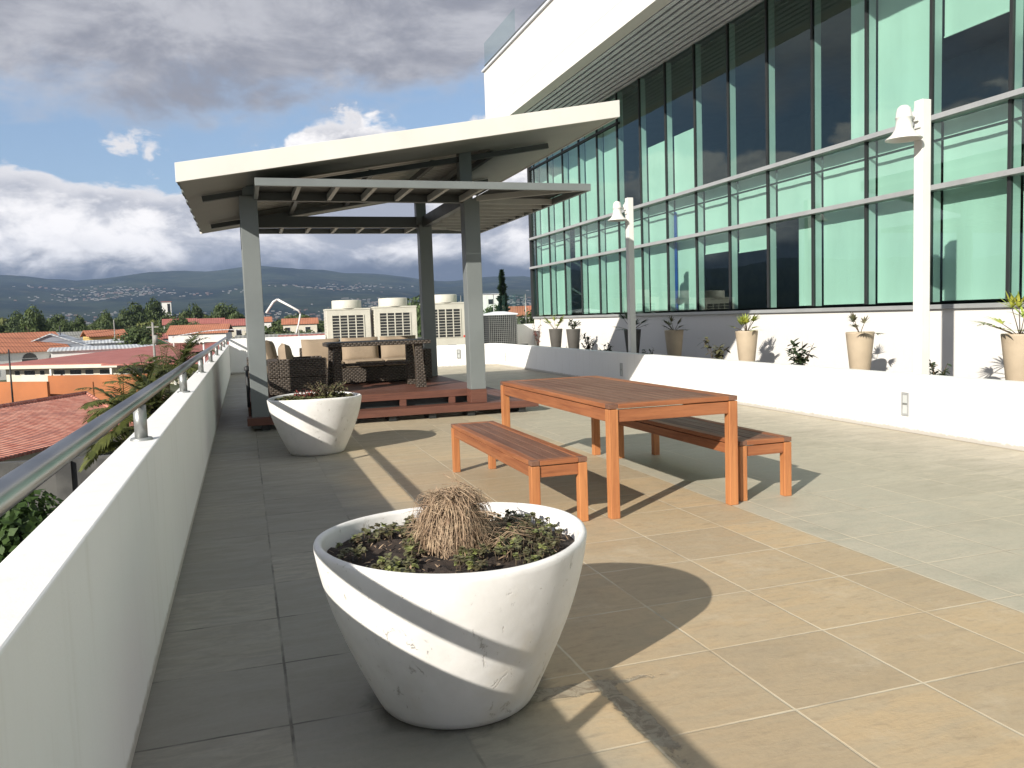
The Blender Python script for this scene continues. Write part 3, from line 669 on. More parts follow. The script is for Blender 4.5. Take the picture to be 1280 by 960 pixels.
def straw_tuft(lab, loc, n, H, Rr, seed):
    random.seed(seed); b = MB()
    for k in range(n):
        a = rnd(0, 6.28); r0 = abs(random.gauss(0, .055)); top = H*rnd(.55, 1.0); reach = Rr*rnd(.35, 1.15)
        a2 = a+random.gauss(0, 1.3)
        p0 = Vector((math.cos(a)*r0, math.sin(a)*r0, 0)); pk = Vector((math.cos(a2)*reach*.42, math.sin(a2)*reach*.42, top)); pe = Vector((math.cos(a2)*reach+rnd(-.03, .03), math.sin(a2)*reach+rnd(-.03, .03), rnd(-.01, .09) if rnd(0, 1) < .8 else top*.6))
        c1 = p0+Vector((0, 0, top*1.1)); c2 = pk+Vector((math.cos(a2)*reach*.35, math.sin(a2)*reach*.35, top*.10))
        sg = 10; wa = rnd(.002, .014)*(1 if k else 1); wf = rnd(4, 13); ph = rnd(0, 6.28); w_ = rnd(.0010, .0022); sd = Vector((-math.sin(a2), math.cos(a2), rnd(-.5, .5))).normalized()*w_; o = len(b.v)
        for q in range(sg+1):
            u = q/sg; p = ((1-u)**3)*p0+3*u*(1-u)**2*c1+3*u*u*(1-u)*c2+u**3*pe
            p += Vector((wa*math.sin(u*wf+ph), wa*math.cos(u*wf*.8+ph), rnd(-.003, .003)))
            b.v += [tuple(p-sd*(1-u*.6)), tuple(p+sd*(1-u*.6))]
        for q in range(sg): b.f.append([o+2*q, o+2*q+1, o+2*q+3, o+2*q+2]); b.sm.append(True)
    for k in range(n//3):      # broken stems caught in the tuft
        a = rnd(0, 6.28); e = rnd(-.1, 1.2); rr_ = Rr*rnd(.5, 1.0); p = Vector((math.cos(a)*math.cos(e)*rr_, math.sin(a)*math.cos(e)*rr_, .03+math.sin(e)*H*rnd(.6, .95)))
        d_ = Vector((random.gauss(0, 1), random.gauss(0, 1), random.gauss(0, .8))).normalized(); bn = Vector((random.gauss(0, 1), random.gauss(0, 1), -.6)).normalized()*rnd(.1, .5); L_ = rnd(.03, .10); d_.z *= .3; o = len(b.v); w_ = rnd(.0009, .002)
        for q in range(6):
            b.v += [tuple(p-Vector((w_, w_*.5, w_*.4))), tuple(p+Vector((w_, w_*.5, w_*.4)))]; p = p+d_*L_/5; d_ = (d_+bn*.6).normalized()
        for q in range(5): b.f.append([o+2*q, o+2*q+1, o+2*q+3, o+2*q+2]); b.sm.append(True)
    return tag(b.build('dry_grass', M['straw'], loc=loc), lab, 'dry grass')
straw_tuft('tall drooping tuft of dead straw grass in the near pot', (P1[0]+.005, P1[1]+.0, .535), 1900, .245, .145, 21)
def creeping(lab, loc, zone, n, seed, matl=None, size=.018):
    random.seed(seed); t_ = thing('creeping_plant', lab, 'plant', loc); lf = MB(); lf2 = MB(); st = MB()
    for k in range(n):
        while True:
            a = rnd(0, 6.28); r = .40*math.sqrt(rnd(0, 1)); x, y = r*math.cos(a), r*math.sin(a)
            if zone(x, y): break
        z = .51+rnd(.01, .045); h = rnd(.0, .02); tgt = lf if rnd(0, 1) < .78 else lf2
        st.tube([(x, y, z-.03), (x+rnd(-.01, .01), y+rnd(-.01, .01), z+h)], .0015, 4)
        for q in range(random.randint(12, 18)):
            a2 = rnd(0, 6.28); e = rnd(-.1, 1.1)
            leaf_blade(tgt, (x, y, z+h), (math.cos(a2)*math.cos(e), math.sin(a2)*math.cos(e), math.sin(e)), size*rnd(.6, 1.1), size*.85, .9, 3)
    st.build('stem', M['stem'], t_); lf.build('leaf', M['leaf_olive'], t_); lf2.build('leaf', M['leaf_pale'], t_); return t_
def zn(x, y):
    if math.hypot(x, y) < .15: return False
    v_ = noise.noise(Vector((x*6, y*6, 5))); return v_ > -.05
def zn_r(x, y): return x > .12 and zn(x, y)
creeping('low clumps of small green leaves around the dry grass in near pot', (*P1[:2], .02), zn, 330, 31)
creeping('dense trailing stems with small leaves on right side of near pot', (*P1[:2], .03), lambda x, y: x > .12 and y < .25, 260, 32, size=.013)
# twigs trailing
random.seed(77); b = MB()
for k in range(90):
    a = rnd(-1.1, .9); r0 = rnd(.08, .2); p = Vector((math.cos(a)*r0, math.sin(a)*r0, .03)); q = p+Vector((rnd(.05, .2), rnd(-.08, .08), rnd(-.02, .05))); mid = (p+q)/2+Vector((0, 0, rnd(.02, .06)))
    b.tube([p, mid, q], .0013, 4)
tag(b.build('dry_twigs', M['straw'], loc=(P1[0], P1[1], .515)), 'loose dry twigs lying across the right side of near pot', 'twigs')
creeping('green and reddish leafy plants filling the far round pot', (*P2[:2], .03), lambda x, y: True, 420, 33, size=.030)
random.seed(9)
bush('taller feathery green sprigs rising in the middle of the far pot', (P2[0]+.12, P2[1], .50), M['leaf_olive'], .25, 34, .034, 41, 'sprig_plant', .26)
bush('reddish brown dry sprigs on the left in the far pot', (P2[0]-.08, P2[1]+.05, .50), M['leaf_red'], .17, 22, .03, 42, 'sprig_plant', .2)

# ------------------------------------------------------------------ TABLE AND BENCHES
def slat_top(b, x0, x1, y0, y1, z0, z1, nsl, rim, gap=.006):
    w_ = (x1-x0-2*rim)/nsl
    for k in range(nsl): b.box(x0+rim+k*w_+gap/2, x0+rim+(k+1)*w_-gap/2, y0+rim+.003, y1-rim-.003, z0+.004, z1-.002)
def teak(name, lab, cat, x0, x1, y0, y1, H, th, apr, leg, nsl, rim, group=None):
    t_ = thing(name, lab, cat, ((x0+x1)/2, (y0+y1)/2, 0), 0, group); hx, hy = (x1-x0)/2, (y1-y0)/2
    b = MB(); slat_top(b, -hx, hx, -hy, hy, H-th, H, nsl, rim); top = b.build('top_boards', M['teak_top'], t_, bevel=.003)
    MB().box(-hx, -hx+rim, -hy+leg+.001, hy-leg-.001, H-th, H).build('side_rim', M['teak_y'], t_, bevel=.004); MB().box(hx-rim, hx, -hy+leg+.001, hy-leg-.001, H-th, H).build('side_rim', M['teak_y'], t_, bevel=.004)
    MB().box(-hx+leg+.001, hx-leg-.001, -hy, -hy+rim, H-th, H).build('end_rim', M['teak_x'], t_, bevel=.004); MB().box(-hx+leg+.001, hx-leg-.001, hy-rim, hy, H-th, H).build('end_rim', M['teak_x'], t_, bevel=.004)
    for sx in (-1, 1):
        MB().box(min(sx*(hx-.012), sx*(hx-.04)), max(sx*(hx-.012), sx*(hx-.04)), -hy+leg, hy-leg, H-th-.008-apr, H-th-.008).build('apron', M['teak_y'], t_, bevel=.003)
        MB().box(-hx+leg, hx-leg, min(sx*(hy-.012), sx*(hy-.04)), max(sx*(hy-.012), sx*(hy-.04)), H-th-.008-apr, H-th-.008).build('apron', M['teak_x'], t_, bevel=.003)
        for sy in (-1, 1):
            cx = sx*(hx-leg/2); cy = sy*(hy-leg/2); q = leg/2
            MB().box(cx-q, cx+q, cy-q, cy+q, 0, H-th-.004).build('leg', M['teak_z'], t_, bevel=.005)
            MB().box(cx-q, cx+q, cy-q, cy+q, H-th, H).build('corner_block', M['teak_top'], t_, bevel=.003)
    return t_
teak('wooden_table', 'large reddish teak dining table with slatted top on the terrace', 'table', 2.24, 3.21, 4.90, 7.30, .765, .032, .082, .066, 9, .085)
teak('wooden_bench', 'low teak bench on the pavilion side of table, behind near pot', 'bench', 1.70, 2.09, 4.93, 7.08, .43, .032, .072, .060, 3, .06, 'teak benches at the table')
teak('wooden_bench', 'low teak bench on the far right side, partly shaded by table', 'bench', 3.27, 3.70, 4.97, 7.02, .43, .032, .072, .060, 3, .06, 'teak benches at the table')

# ------------------------------------------------------------------ PAVILION
pv_ = thing('pavilion', 'grey steel pavilion with tilted white roof over a wooden deck', 'pavilion', (0, 0, 0))
PX0, PX1, PYF, PYB = .15, 3.09, 11.22, 14.25; HP = .11; ZB = 2.95
for x in (PX0, PX1):
    for y in (PYF, PYB):
        p_ = MB().box(x-HP, x+HP, y-HP, y+HP, .36 if x > 1 else .02, 3.0).build('post', M['grey_paint'], pv_, bevel=.006)
        if x > 1: MB().box(x-HP-.006, x+HP+.006, y-HP-.006, y+HP+.006, .172, .36).build('post_cladding', M['deck_x'], p_, bevel=.004)
def roofz(x): return 2.97+(x+.62)*.1716
FX0, FX1, FY0, FY1 = .22, 4.40, 10.02, 15.30; FT = 3.045
for x in (PX0, PX1): MB().box(x-.05, x+.05, PYF+HP, PYB-HP, 2.95, 3.13).build('beam', M['beam_shaded'], pv_)
for y in (PYF, PYB): MB().box(PX0+HP, PX1-HP, y-.05, y+.05, 2.95, 3.13).build('beam', M['beam_shaded'], pv_)
fm = MB().box(FX0, FX1, FY0, FY0+.05, 2.955, FT).box(FX0, FX1, FY1-.05, FY1, 2.955, FT).box(FX1-.05, FX1, FY0+.05, FY1-.05, 2.955, FT).box(FX0, FX0+.05, FY0+.05, PYF-HP, 2.955, FT).box(FX0, FX0+.05, PYB+HP, FY1-.05, 2.955, FT)
fm = fm.build('shade_frame', M['grey_paint'], pv_, bevel=.003)
M['joist'] = mat('joist', (.42, .41, .385), .5, var=.06)
for k in range(6):
    x = FX0+.05+(PX1-FX0-.1)*(k+1)/6.2
    MB().box(x-.025, x+.025, FY0+.05, PYF-.05, 2.957, 3.035).build('joist', M['joist'], fm)
    MB().box(x-.025, x+.025, PYB+.05, FY1-.05, 2.957, 3.035).build('joist', M['joist'], fm)
for k in range(9):
    y = PYF+.12+(PYB-PYF+.7)*k/9
    MB().box(PX1+.12, FX1-.05, y-.02, y+.02, 2.957, 3.035).build('joist', M['joist'], fm)
MB().bar((PX1+.08, PYF-.1, 3.0), (FX1-.06, FY0+.06, 3.0), .04, .075).build('brace', M['joist'], fm)
MB().bar((PX1+.08, PYB+.1, 3.0), (FX1-.06, FY1-.06, 3.0), .04, .075).build('brace', M['joist'], fm)
# inner shade sheet right half (dark mesh over the joists)
MB().box(PX1+.12, FX1-.05, FY0+.05, FY1-.05, 3.046, 3.052).box(FX0+.05, PX1+.1, FY0+.05, PYF-.06, 3.046, 3.052).box(FX0+.05, PX1+.1, PYB+.06, FY1-.05, 3.046, 3.052).build('shade_mesh', M['dark'], fm)
RX0, RX1, RY0, RY1 = -.62, 4.82, 9.98, 15.45
for x in (PX0+.02, PX1-.06):
    for y in (PYF, PYB):
        MB().box(x-.085, x+.085, y-.08, y+.08, 3.0, roofz(x)+.05).build('king_post', M['grey_paint'], pv_)
rs = MB().hexa([(RX0, RY0+.02, roofz(RX0)+.10), (RX1, RY0+.02, roofz(RX1)+.10), (RX1, RY1-.02, roofz(RX1)+.10), (RX0, RY1-.02, roofz(RX0)+.10)], [(RX0, RY0+.02, roofz(RX0)+.205), (RX1, RY0+.02, roofz(RX1)+.205), (RX1, RY1-.02, roofz(RX1)+.205), (RX0, RY1-.02, roofz(RX0)+.205)])
M['roof_under'] = corrug('roof_under', (.50, .48, .44), 1, .19, depth=.03)
ro = rs.build('roof', M['roof_under'], pv_)
# boxed eaves: wide plain soffit strips all round
def slab(x0, x1, y0, y1, zo0, zo1): return ([(x0, y0, roofz(x0)+zo0), (x1, y0, roofz(x1)+zo0), (x1, y1, roofz(x1)+zo0), (x0, y1, roofz(x0)+zo0)], [(x0, y0, roofz(x0)+zo1), (x1, y0, roofz(x1)+zo1), (x1, y1, roofz(x1)+zo1), (x0, y1, roofz(x0)+zo1)])
eb = MB()
eb.hexa(*slab(RX0+.03, RX1-.03, RY0+.03, RY0+1.05, .01, .095)); eb.hexa(*slab(RX0+.03, RX1-.03, RY1-1.05, RY1-.03, .01, .095))
eb.hexa(*slab(RX0+.03, RX0+.75, RY0+1.05, RY1-1.05, .01, .095)); eb.hexa(*slab(RX1-1.45, RX1-.03, RY0+1.05, RY1-1.05, .01, .095))
eb.build('soffit', M['soffit'], ro)
fa = MB(); fa.hexa(*slab(RX0, RX1, RY0, RY0+.03, 0, .215)); fa.hexa(*slab(RX0, RX1, RY1-.03, RY1, 0, .215))
fa.hexa(*slab(RX0, RX0+.03, RY0+.03, RY1-.03, .10, .215)); fa.hexa(*slab(RX1-.03, RX1, RY0+.03, RY1-.03, 0, .215))
fa.build('fascia', M['roof_white'], ro, bevel=.004)
gm = MB()
for k in range(13):      # ragged corrugated end showing under the left eave
    y = RY0+.05+k*(RY1-RY0-.1)/13
    gm.box(RX0+.003, RX0+.03, y, y+.30, roofz(RX0)+.02+.02*(k % 2), roofz(RX0)+.10)
gm.build('roof_edge', M['grey_paint'], ro)
MB().hexa(*slab(RX0+.03, RX1-.03, RY0+.03, RY1-.03, .206, .213)).build('roof_sheet', M['roof_white'], ro)
for y in (PYF, PYB):
    a = Vector((RX0+.22, y, roofz(RX0+.22)-.045)); b2 = Vector((RX1-.55, y, roofz(RX1-.55)-.045)); MB().bar(a, b2, .08, .07).build('rafter', M['beam_shaded'], ro)
for x in (.85, 1.75, 2.6, 3.45):
    MB().bar((x, PYF+.04, roofz(x)-.03), (x, PYB-.04, roofz(x)-.03), .06, .08).build('purlin', M['beam_shaded'], ro)
MB().tube([(PX0-HP-.03, PYF-.02, .30), (PX0-HP-.03, PYF-.02, .80)], .018, 8).lathe([(.03, .78), (.035, .82), (.001, .84)], 10, (PX0-HP-.03, PYF-.02)).build('conduit', M['ac_dark'], pv_)
# deck
dk = thing('wooden_deck', 'reddish brown raised timber deck with open front step under the pavilion', 'deck', (0, 0, 0))
DX0, DX1 = -.0, 3.26
b = MB(); y = PYF+HP+.01; 
while y < 14.45: b.box(DX0+.02, DX1, y, y+.133, .33, .36); y += .138
b.build('deck_boards', M['deck_x'], dk, bevel=.003)
MB().box(DX0, DX1, 11.30, 11.328, .262, .362).build('front_rim', M['deck_x'], dk, bevel=.003)
b = MB()
for x in (.5, 1.35, 2.05, 2.75): b.box(x-.045, x+.045, 11.305, 11.35, .172, .262)
b.build('upright', M['deck_x'], dk)
MB().box(DX0, DX1, 11.42, 11.45, .03, .262).build('deck_shade', M['dark'], dk)  # black panel added for the shade behind the open deck front
b = MB(); b.box(DX0-.02, 3.93, 10.98, 11.01, .075, .172); b.box(DX0-.02, 3.93, 11.01, 11.15, .145, .17); b.box(DX0-.02, 3.26, 11.155, 11.295, .145, .17); b.build('step_front', M['deck_x'], dk, bevel=.003)
b = MB()
for k in range(4): b.box(3.275+k*.165, 3.275+k*.165+.16, 11.155, 14.45, .145, .17)
b.build('side_step', M['deck_y'], dk, bevel=.003)
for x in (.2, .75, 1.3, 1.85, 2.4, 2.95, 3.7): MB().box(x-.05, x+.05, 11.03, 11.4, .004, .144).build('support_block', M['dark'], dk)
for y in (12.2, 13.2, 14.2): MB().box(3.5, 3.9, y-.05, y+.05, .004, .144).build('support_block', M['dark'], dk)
MB().box(DX0, DX0+.03, 11.33, 14.45, .06, .36).build('side_rim', M['deck_y'], dk)

# ------------------------------------------------------------------ WICKER FURNITURE (on the deck, z=.36)
DZ = .36
def pillow(b, cx, cy, cz, sx, sy, sz, tilt=0.0, n=10, yaw=0.0):
    o = len(b.v); cs, sn = math.cos(tilt), math.sin(tilt); cy_, sy_ = math.cos(yaw), math.sin(yaw)
    for side in (0, 1):
        for i in range(n+1):
            for j in range(n+1):
                u = i/n*2-1; v_ = j/n*2-1; th = ((1-abs(u)**4)*(1-abs(v_)**4))**.42
                x = u*sx/2*(1-.03*(1-v_*v_)); z = v_*sz/2*(1-.03*(1-u*u)); y = (sy/2)*th*(-1 if side == 0 else 1)+.006*math.sin(u*5+v_*3)
                y2 = y*cs-z*sn; z2 = y*sn+z*cs; x2 = x*cy_-y2*sy_; y3 = x*sy_+y2*cy_
                b.v.append((cx+x2, cy+y3, cz+z2))
    for side in (0, 1):
        for i in range(n):
            for j in range(n):
                k = o+side*(n+1)**2+i*(n+1)+j; q = [k, k+1, k+n+2, k+n+1]
                b.f.append(q if side else q[::-1]); b.sm.append(True)
def seat_pad(b, x0, x1, y0, y1, z0, z1):
    b.box(x0, x1, y0, y1, z0, z1)
# sofa facing the camera
sf = thing('wicker_sofa', 'brown wicker sofa with three beige cushions behind the table', 'sofa', (0, 0, DZ))
SX0, SX1, SY0, SY1 = .86, 2.92, 13.30, 14.08
MB().box(SX0, SX1, SY0, SY1, .03, .27).box(SX0, SX1, SY1-.13, SY1, .27, .60).box(SX1-.13, SX1, SY0, SY1-.13, .27, .52).build('frame', M['wicker'], sf, bevel=.012)
w3 = (SX1-.13-SX0)/3
for k in range(3):
    b = MB(); b.box(SX0+.01+k*w3, SX0+(k+1)*w3-.012, SY0-.02, SY1-.14, .272, .39); b.build('seat_cushion', M['cushion'], sf, bevel=.035)
    b = MB(); pillow(b, SX0+(k+.5)*w3, SY1-.27, .535, w3-.03, .19, .42, -.16); b.build('back_cushion', M['cushion'], sf)
# armchair on the left, seen from its side/back
ac_ = thing('wicker_armchair', 'brown wicker armchair turned sideways at the left end of the deck', 'armchair', (0, 0, DZ))
AX0, AX1, AY0, AY1 = .30, 1.08, 11.75, 12.6
MB().box(AX0, AX1, AY0, AY1, .03, .26).box(AX0, AX0+.14, AY0, AY1, .26, .50).box(AX0+.14, AX1, AY0, AY0+.12, .26, .515).box(AX0+.14, AX1, AY1-.12, AY1, .26, .515).build('frame', M['wicker'], ac_, bevel=.012)
MB().box(AX0+.15, AX1+.01, AY0+.13, AY1-.13, .262, .38).build('seat_cushion', M['cushion'], ac_, bevel=.035)
b = MB(); pillow(b, AX0+.25, (AY0+AY1)/2, .52, .58, .18, .42, -.12, yaw=R(90)); b.build('back_cushion', M['cushion'], ac_)
# corner sofa part behind the chair
ch = thing('wicker_side_chair', 'wicker chair with a round beige cushion half hidden by the left post', 'armchair', (0, 0, DZ))
MB().box(.02, .26, 13.0, 13.75, .03, .50).box(.26, .74, 13.0, 13.75, .03, .26).box(.26, .74, 13.63, 13.75, .26, .5).build('frame', M['wicker'], ch, bevel=.012)
MB().box(.27, .76, 13.02, 13.62, .262, .38).build('seat_cushion', M['cushion'], ch, bevel=.03)
b = MB(); pillow(b, .36, 13.35, .55, .46, .2, .44, -.25, yaw=R(80)); b.build('back_cushion', M['cushion'], ch)
# wicker table
tb = thing('wicker_table', 'dark wicker table with flat top and tapered legs on the deck', 'table', (0, 0, DZ))
TX0, TX1, TY0, TY1 = 1.13, 2.62, 11.95, 12.85
MB().box(TX0, TX1, TY0, TY1, .645, .70).build('tabletop', M['wicker'], tb, bevel=.006)
MB().box(TX0+.03, TX1-.03, TY0+.03, TY1-.03, .70, .706).build('top_glass', M['ac_dark'], tb)
for sx in (0, 1):
    for sy in (0, 1):
        x = TX0+.13 if sx == 0 else TX1-.18; y = TY0+.10 if sy == 0 else TY1-.10; o_ = -.05 if sx == 0 else .09
        b = MB().hexa([(x-.075+o_*.3, y-.06, 0), (x+.075+o_*.3, y-.06, 0), (x+.075+o_*.3, y+.06, 0), (x-.075+o_*.3, y+.06, 0)], [(x-.05, y-.05, .645), (x+.05, y-.05, .645), (x+.05, y+.05, .645), (x-.05, y+.05, .645)]); b.build('leg', M['wicker'], tb, bevel=.006)
MB().box(TX0+.16, TX1-.2, TY0+.4, TY0+.5, .34, .385).build('stretcher', M['wicker'], tb)

# ------------------------------------------------------------------ AIR CONDITIONERS
def ac_unit(lab, loc, W=1.27, H=1.66):
    t_ = thing('outdoor_ac_unit', lab, 'air conditioner', loc, 0, 'cream outdoor air conditioner units')
    MB().box(0, W, 0, .76, .06, H).build('casing', M['ac'], t_, bevel=.012)
    MB().box(.05, W-.05, .1, .66, 0, .06).build('base', M['ac_dark'], t_)
    MB().box(-.012, W+.012, -.012, .772, H, H+.045).build('lid', M['ac'], t_, bevel=.006)
    MB().lathe([(.43, H+.045), (.43, H+.27), (.415, H+.29), (.395, H+.28), (.39, H+.06)], 40, (W*.50, .38)).build('fan_housing', M['ac'], t_)
    MB().lathe([(.388, H+.2), (.001, H+.2)], 24, (W*.50, .38)).build('fan_guard', M['ac_dark'], t_)
    gx0, gx1, gz0, gz1 = .15, W-.20, H-1.0, H-.15
    MB().box(gx0, gx1, -.004, .0, gz0, gz1).build('grille_opening', M['ac_dark'], t_)
    b = MB(); nc = 4; nrw = 10
    for k in range(nrw+1):
        z = gz0+(gz1-gz0)*k/nrw; b.box(gx0, gx1, -.016, -.004, z-.007, z+.007)
    for k in range(nc+1):
        x = gx0+(gx1-gx0)*k/nc; b.box(x-.016, x+.016, -.020, -.002, gz0-.01, gz1+.01)
    b.build('grille', M['ac'], t_)
    b = MB()
    for k in range(14):
        z = .35+k*.085; b.box(-.012, 0, .08, .68, z, z+.03)
    b.build('side_louvre', M['ac'], t_)
    MB().box(W-.13, W-.07, -.005, 0, H-1.02, H-.955).build('badge', M['red'], t_)
    MB().box(W-.62, W-.36, -.004, 0, H-1.28, H-1.225).build('name_plate', M['ac_dark'], t_)
    return t_
ac0 = ac_unit('cream outdoor air conditioner unit, leftmost behind the sofa', (2.30, 24.4, .05))
dup(ac0, (3.68, 24.4, .08), 0, 'cream outdoor air conditioner unit in the middle of the three')
dup(ac0, (5.20, 24.3, .14), 0, 'cream outdoor air conditioner unit behind the rear pavilion post, rightmost')
MB_ = MB()
cd = thing('condenser_unit', 'grey square condenser with mesh sides and pale lid', 'air conditioner', (7.18, 24.4, .50))
MB().box(.02, .92, .02, .82, .0, .92).build('coil', M['ac_dark'], cd)
b = MB()
for k in range(15):
    b.box(0, .94, -.004, .018, .03+k*.062, .042+k*.062); b.box(.02+k*.062, .03+k*.062, -.006, .018, 0, .92)
    b.box(-.004, .018, 0, .84, .03+k*.062, .042+k*.062)
b.build('wire_guard', M['post_steel'], cd)
MB().box(-.01, .95, -.01, .85, .92, .96).hexa([(.0, 0, .96), (.94, 0, .96), (.94, .84, .96), (0, .84, .96)], [(.35, .3, 1.03), (.6, .3, 1.03), (.6, .55, 1.03), (.35, .55, 1.03)]).build('lid', M['louvre'], cd)
MB().box(0, .08, 0, .84, -.45, 0).box(.86, .94, 0, .84, -.45, 0).box(-.05, 1.3, .1, .2, -.08, -.01).build('stand', M['ac_dark'], cd)
# low wall and glass screen beyond
tag(MB().box(8.25, D, 25.62, 25.8, 0, 1.1).box(2.0, 8.25, 26.1, 26.25, 0, .8).build('rear_wall', M['plaster']), 'white rear wall beyond the air conditioner units', 'wall')
gs = thing('glass_screen', 'clear glass balustrade screen behind the air conditioner units', 'glass screen', (0, 26.3, 0))
for k in range(4):
    MB().add([(4.6+k*1.12, 0, .8), (5.68+k*1.12, 0, .8), (5.68+k*1.12, 0, 2.08), (4.6+k*1.12, 0, 2.08)], [(0, 1, 2, 3)]).build('glass_panel', M['clear_glass'], gs)
    MB().tube([(5.70+k*1.12, .0, .7), (5.70+k*1.12, .0, 2.1)], .015, 8).build('post', M['post_steel'], gs)

# ------------------------------------------------------------------ TREES
def leafcrown(b, c, rx, rz, n, size, seed, squash=1.0):
    random.seed(seed); cl = []
    for k in range(max(7, n//90)):
        a = rnd(0, 6.28); e = rnd(-.5, 1.4); f = rnd(.35, .95); cl.append((Vector((math.cos(a)*math.cos(e)*rx*f, math.sin(a)*math.cos(e)*rx*f, math.sin(e)*rz*f)), rnd(.28, .52)*rx))
    for k in range(n):
        cc, cr = random.choice(cl)
        v_ = Vector((random.gauss(0, 1), random.gauss(0, 1), random.gauss(0, 1))).normalized()*cr*rnd(.55, 1.05); v_.z *= .75*rz/rx
        p = Vector(c)+cc+v_; nn_ = (v_.normalized()+Vector((rnd(-.8, .8), rnd(-.8, .8), rnd(-.3, 1)))).normalized()
        t1 = nn_.orthogonal().normalized(); t1 = (t1*math.cos(k)+nn_.cross(t1)*math.sin(k)); t2 = nn_.cross(t1); s1 = size*rnd(.6, 1.3); s2 = s1*rnd(.45, .8)
        o = len(b.v); b.v += [tuple(p-t1*s1), tuple(p+t2*s2-t1*s1*.1), tuple(p+t1*s1), tuple(p-t2*s2)]; b.f.append([o, o+1, o+2, o+3]); b.sm.append(False)
def tree_proto(seed, H, rx, rz, n, size, matl):
    random.seed(seed); root = thing('tree', 'x', 'tree', (0, 0, GZ)); tr = MB(); zc = H-rz*.95
    tr.tube([(0, 0, -.3), (rnd(-.2, .2), rnd(-.2, .2), zc*.6), (rnd(-.3, .3), rnd(-.3, .3), zc+rz*.3)], [rx*.075, rx*.055, rx*.02], 8)
    for k in range(5):
        a = rnd(0, 6.28); tr.tube([(0, 0, zc*.55), (math.cos(a)*rx*.35, math.sin(a)*rx*.35, zc*.9), (math.cos(a)*rx*.65, math.sin(a)*rx*.65, zc+rz*.25)], [rx*.04, rx*.025, rx*.01], 6)
    cr = MB(); leafcrown(cr, (0, 0, zc), rx, rz, n, size, seed)
    tr.build('trunk', M['bark'], root); cr.build('crown', matl, root); return root
protos = [tree_proto(101, 9, 5.2, 3.6, 2600, .42, M['fol_dark']), tree_proto(102, 8, 4.6, 3.3, 2300, .42, M['fol_mid']), tree_proto(103, 11, 5.4, 4.8, 2600, .45, M['fol_dark']), tree_proto(104, 7, 5.8, 2.8, 2300, .42, M['fol_mid'])]
used = [False]*4
def put_tree(pi, px, dist, s, lab, grp):
    x, y = bearing(px, dist); o = protos[pi]
    if used[pi]: o = dup(o, None, rnd(0, 6.28), None, s)
    else: used[pi] = True; o.scale = s if isinstance(s, tuple) else (s,)*3; o.rotation_euler = (0, 0, rnd(0, 6))
    o.location = (x, y, GZ); o['label'] = lab; o['group'] = grp; return o
random.seed(55)
# wooded band left of the pavilion
L1, G1 = 'leafy tree in the green band between the rooftops and dark hills', 'trees in the green band before the hills'
for k in range(170):
    px = -60+k*2.7+rnd(-4, 4); dist = rnd(240, 400); s = rnd(.62, 1.15)*(dist/300)**.7; wd = rnd(.62, 1.0); s = (s*wd, s*wd*rnd(.8, 1.2), s*(rnd(1.0, 1.35) if px < 310 else .85))
    random.seed(1000+k); pi_ = random.randint(0, 3); put_tree(pi_, px, dist, s, ('dark green' if pi_ in (0, 2) else 'light olive green')+' tree behind the rooftops, '+('far left of the utility pole' if px < 95 else 'around the grey utility pole' if px < 225 else 'left of the left pavilion post' if px < 310 else 'right of the left pavilion post'), G1)
for k in range(30):
    random.seed(3000+k); pxx = 320+k*13+rnd(-6, 6); put_tree(random.choice((0, 2)), pxx, rnd(150, 260), rnd(.5, .68) if pxx < 500 else rnd(.7, 1.05), 'dark leafy tree in the dense stand beyond the terrace end', 'trees beyond the terrace end')
for px, dist, s, pi, lab in ((185, 165, .62, 0, 'dark tree clump beside the grey utility pole'), (207, 170, .6, 3, 'dark tree right of the grey utility pole, before pale hall'), (172, 180, .7, 2, 'tall dark tree behind the orange-roofed yellow house'), (228, 175, .5, 3, 'low dark tree left of the pale hall'),
                             (548, 75, .72, 2, 'dark tree seen left of the rear pavilion post above the units'), (512, 95, .78, 1, 'bright green tree above the middle air conditioner unit'), (575, 62, .66, 0, 'dark tree seen between the two right pavilion posts'), (618, 80, .72, 0, 'dark tree right of the right pavilion post'), (652, 100, .78, 1, 'green tree at the corner of the glass building'), (640, 90, .64, 2, 'dark tree beneath the tall conifer')):
    random.seed(int(px)); put_tree(pi, px, dist, s, lab, 'trees beyond the terrace')
# distant woods: one mass
random.seed(8); b = MB()
for k in range(1500):
    az = rnd(-.45, .55); r = rnd(430, 2400)**1.0; x, y = r*math.sin(az), r*math.cos(az); s = rnd(5, 10)
    for q in range(14):
        p = Vector((x+rnd(-s, s), y+rnd(-s, s), GZ+rnd(1, 8))); u = Vector((rnd(-1, 1), rnd(-1, 1), rnd(-.2, 1))).normalized(); t1 = u.orthogonal().normalized()*rnd(1.5, 3.5); t2 = u.cross(t1).normalized()*rnd(1, 3)
        o = len(b.v); b.v += [tuple(p-t1), tuple(p+t2), tuple(p+t1), tuple(p-t2)]; b.f.append([o, o+1, o+2, o+3]); b.sm.append(False)
tag(b.build('distant_woods', M['fol_mid']), kind='stuff')
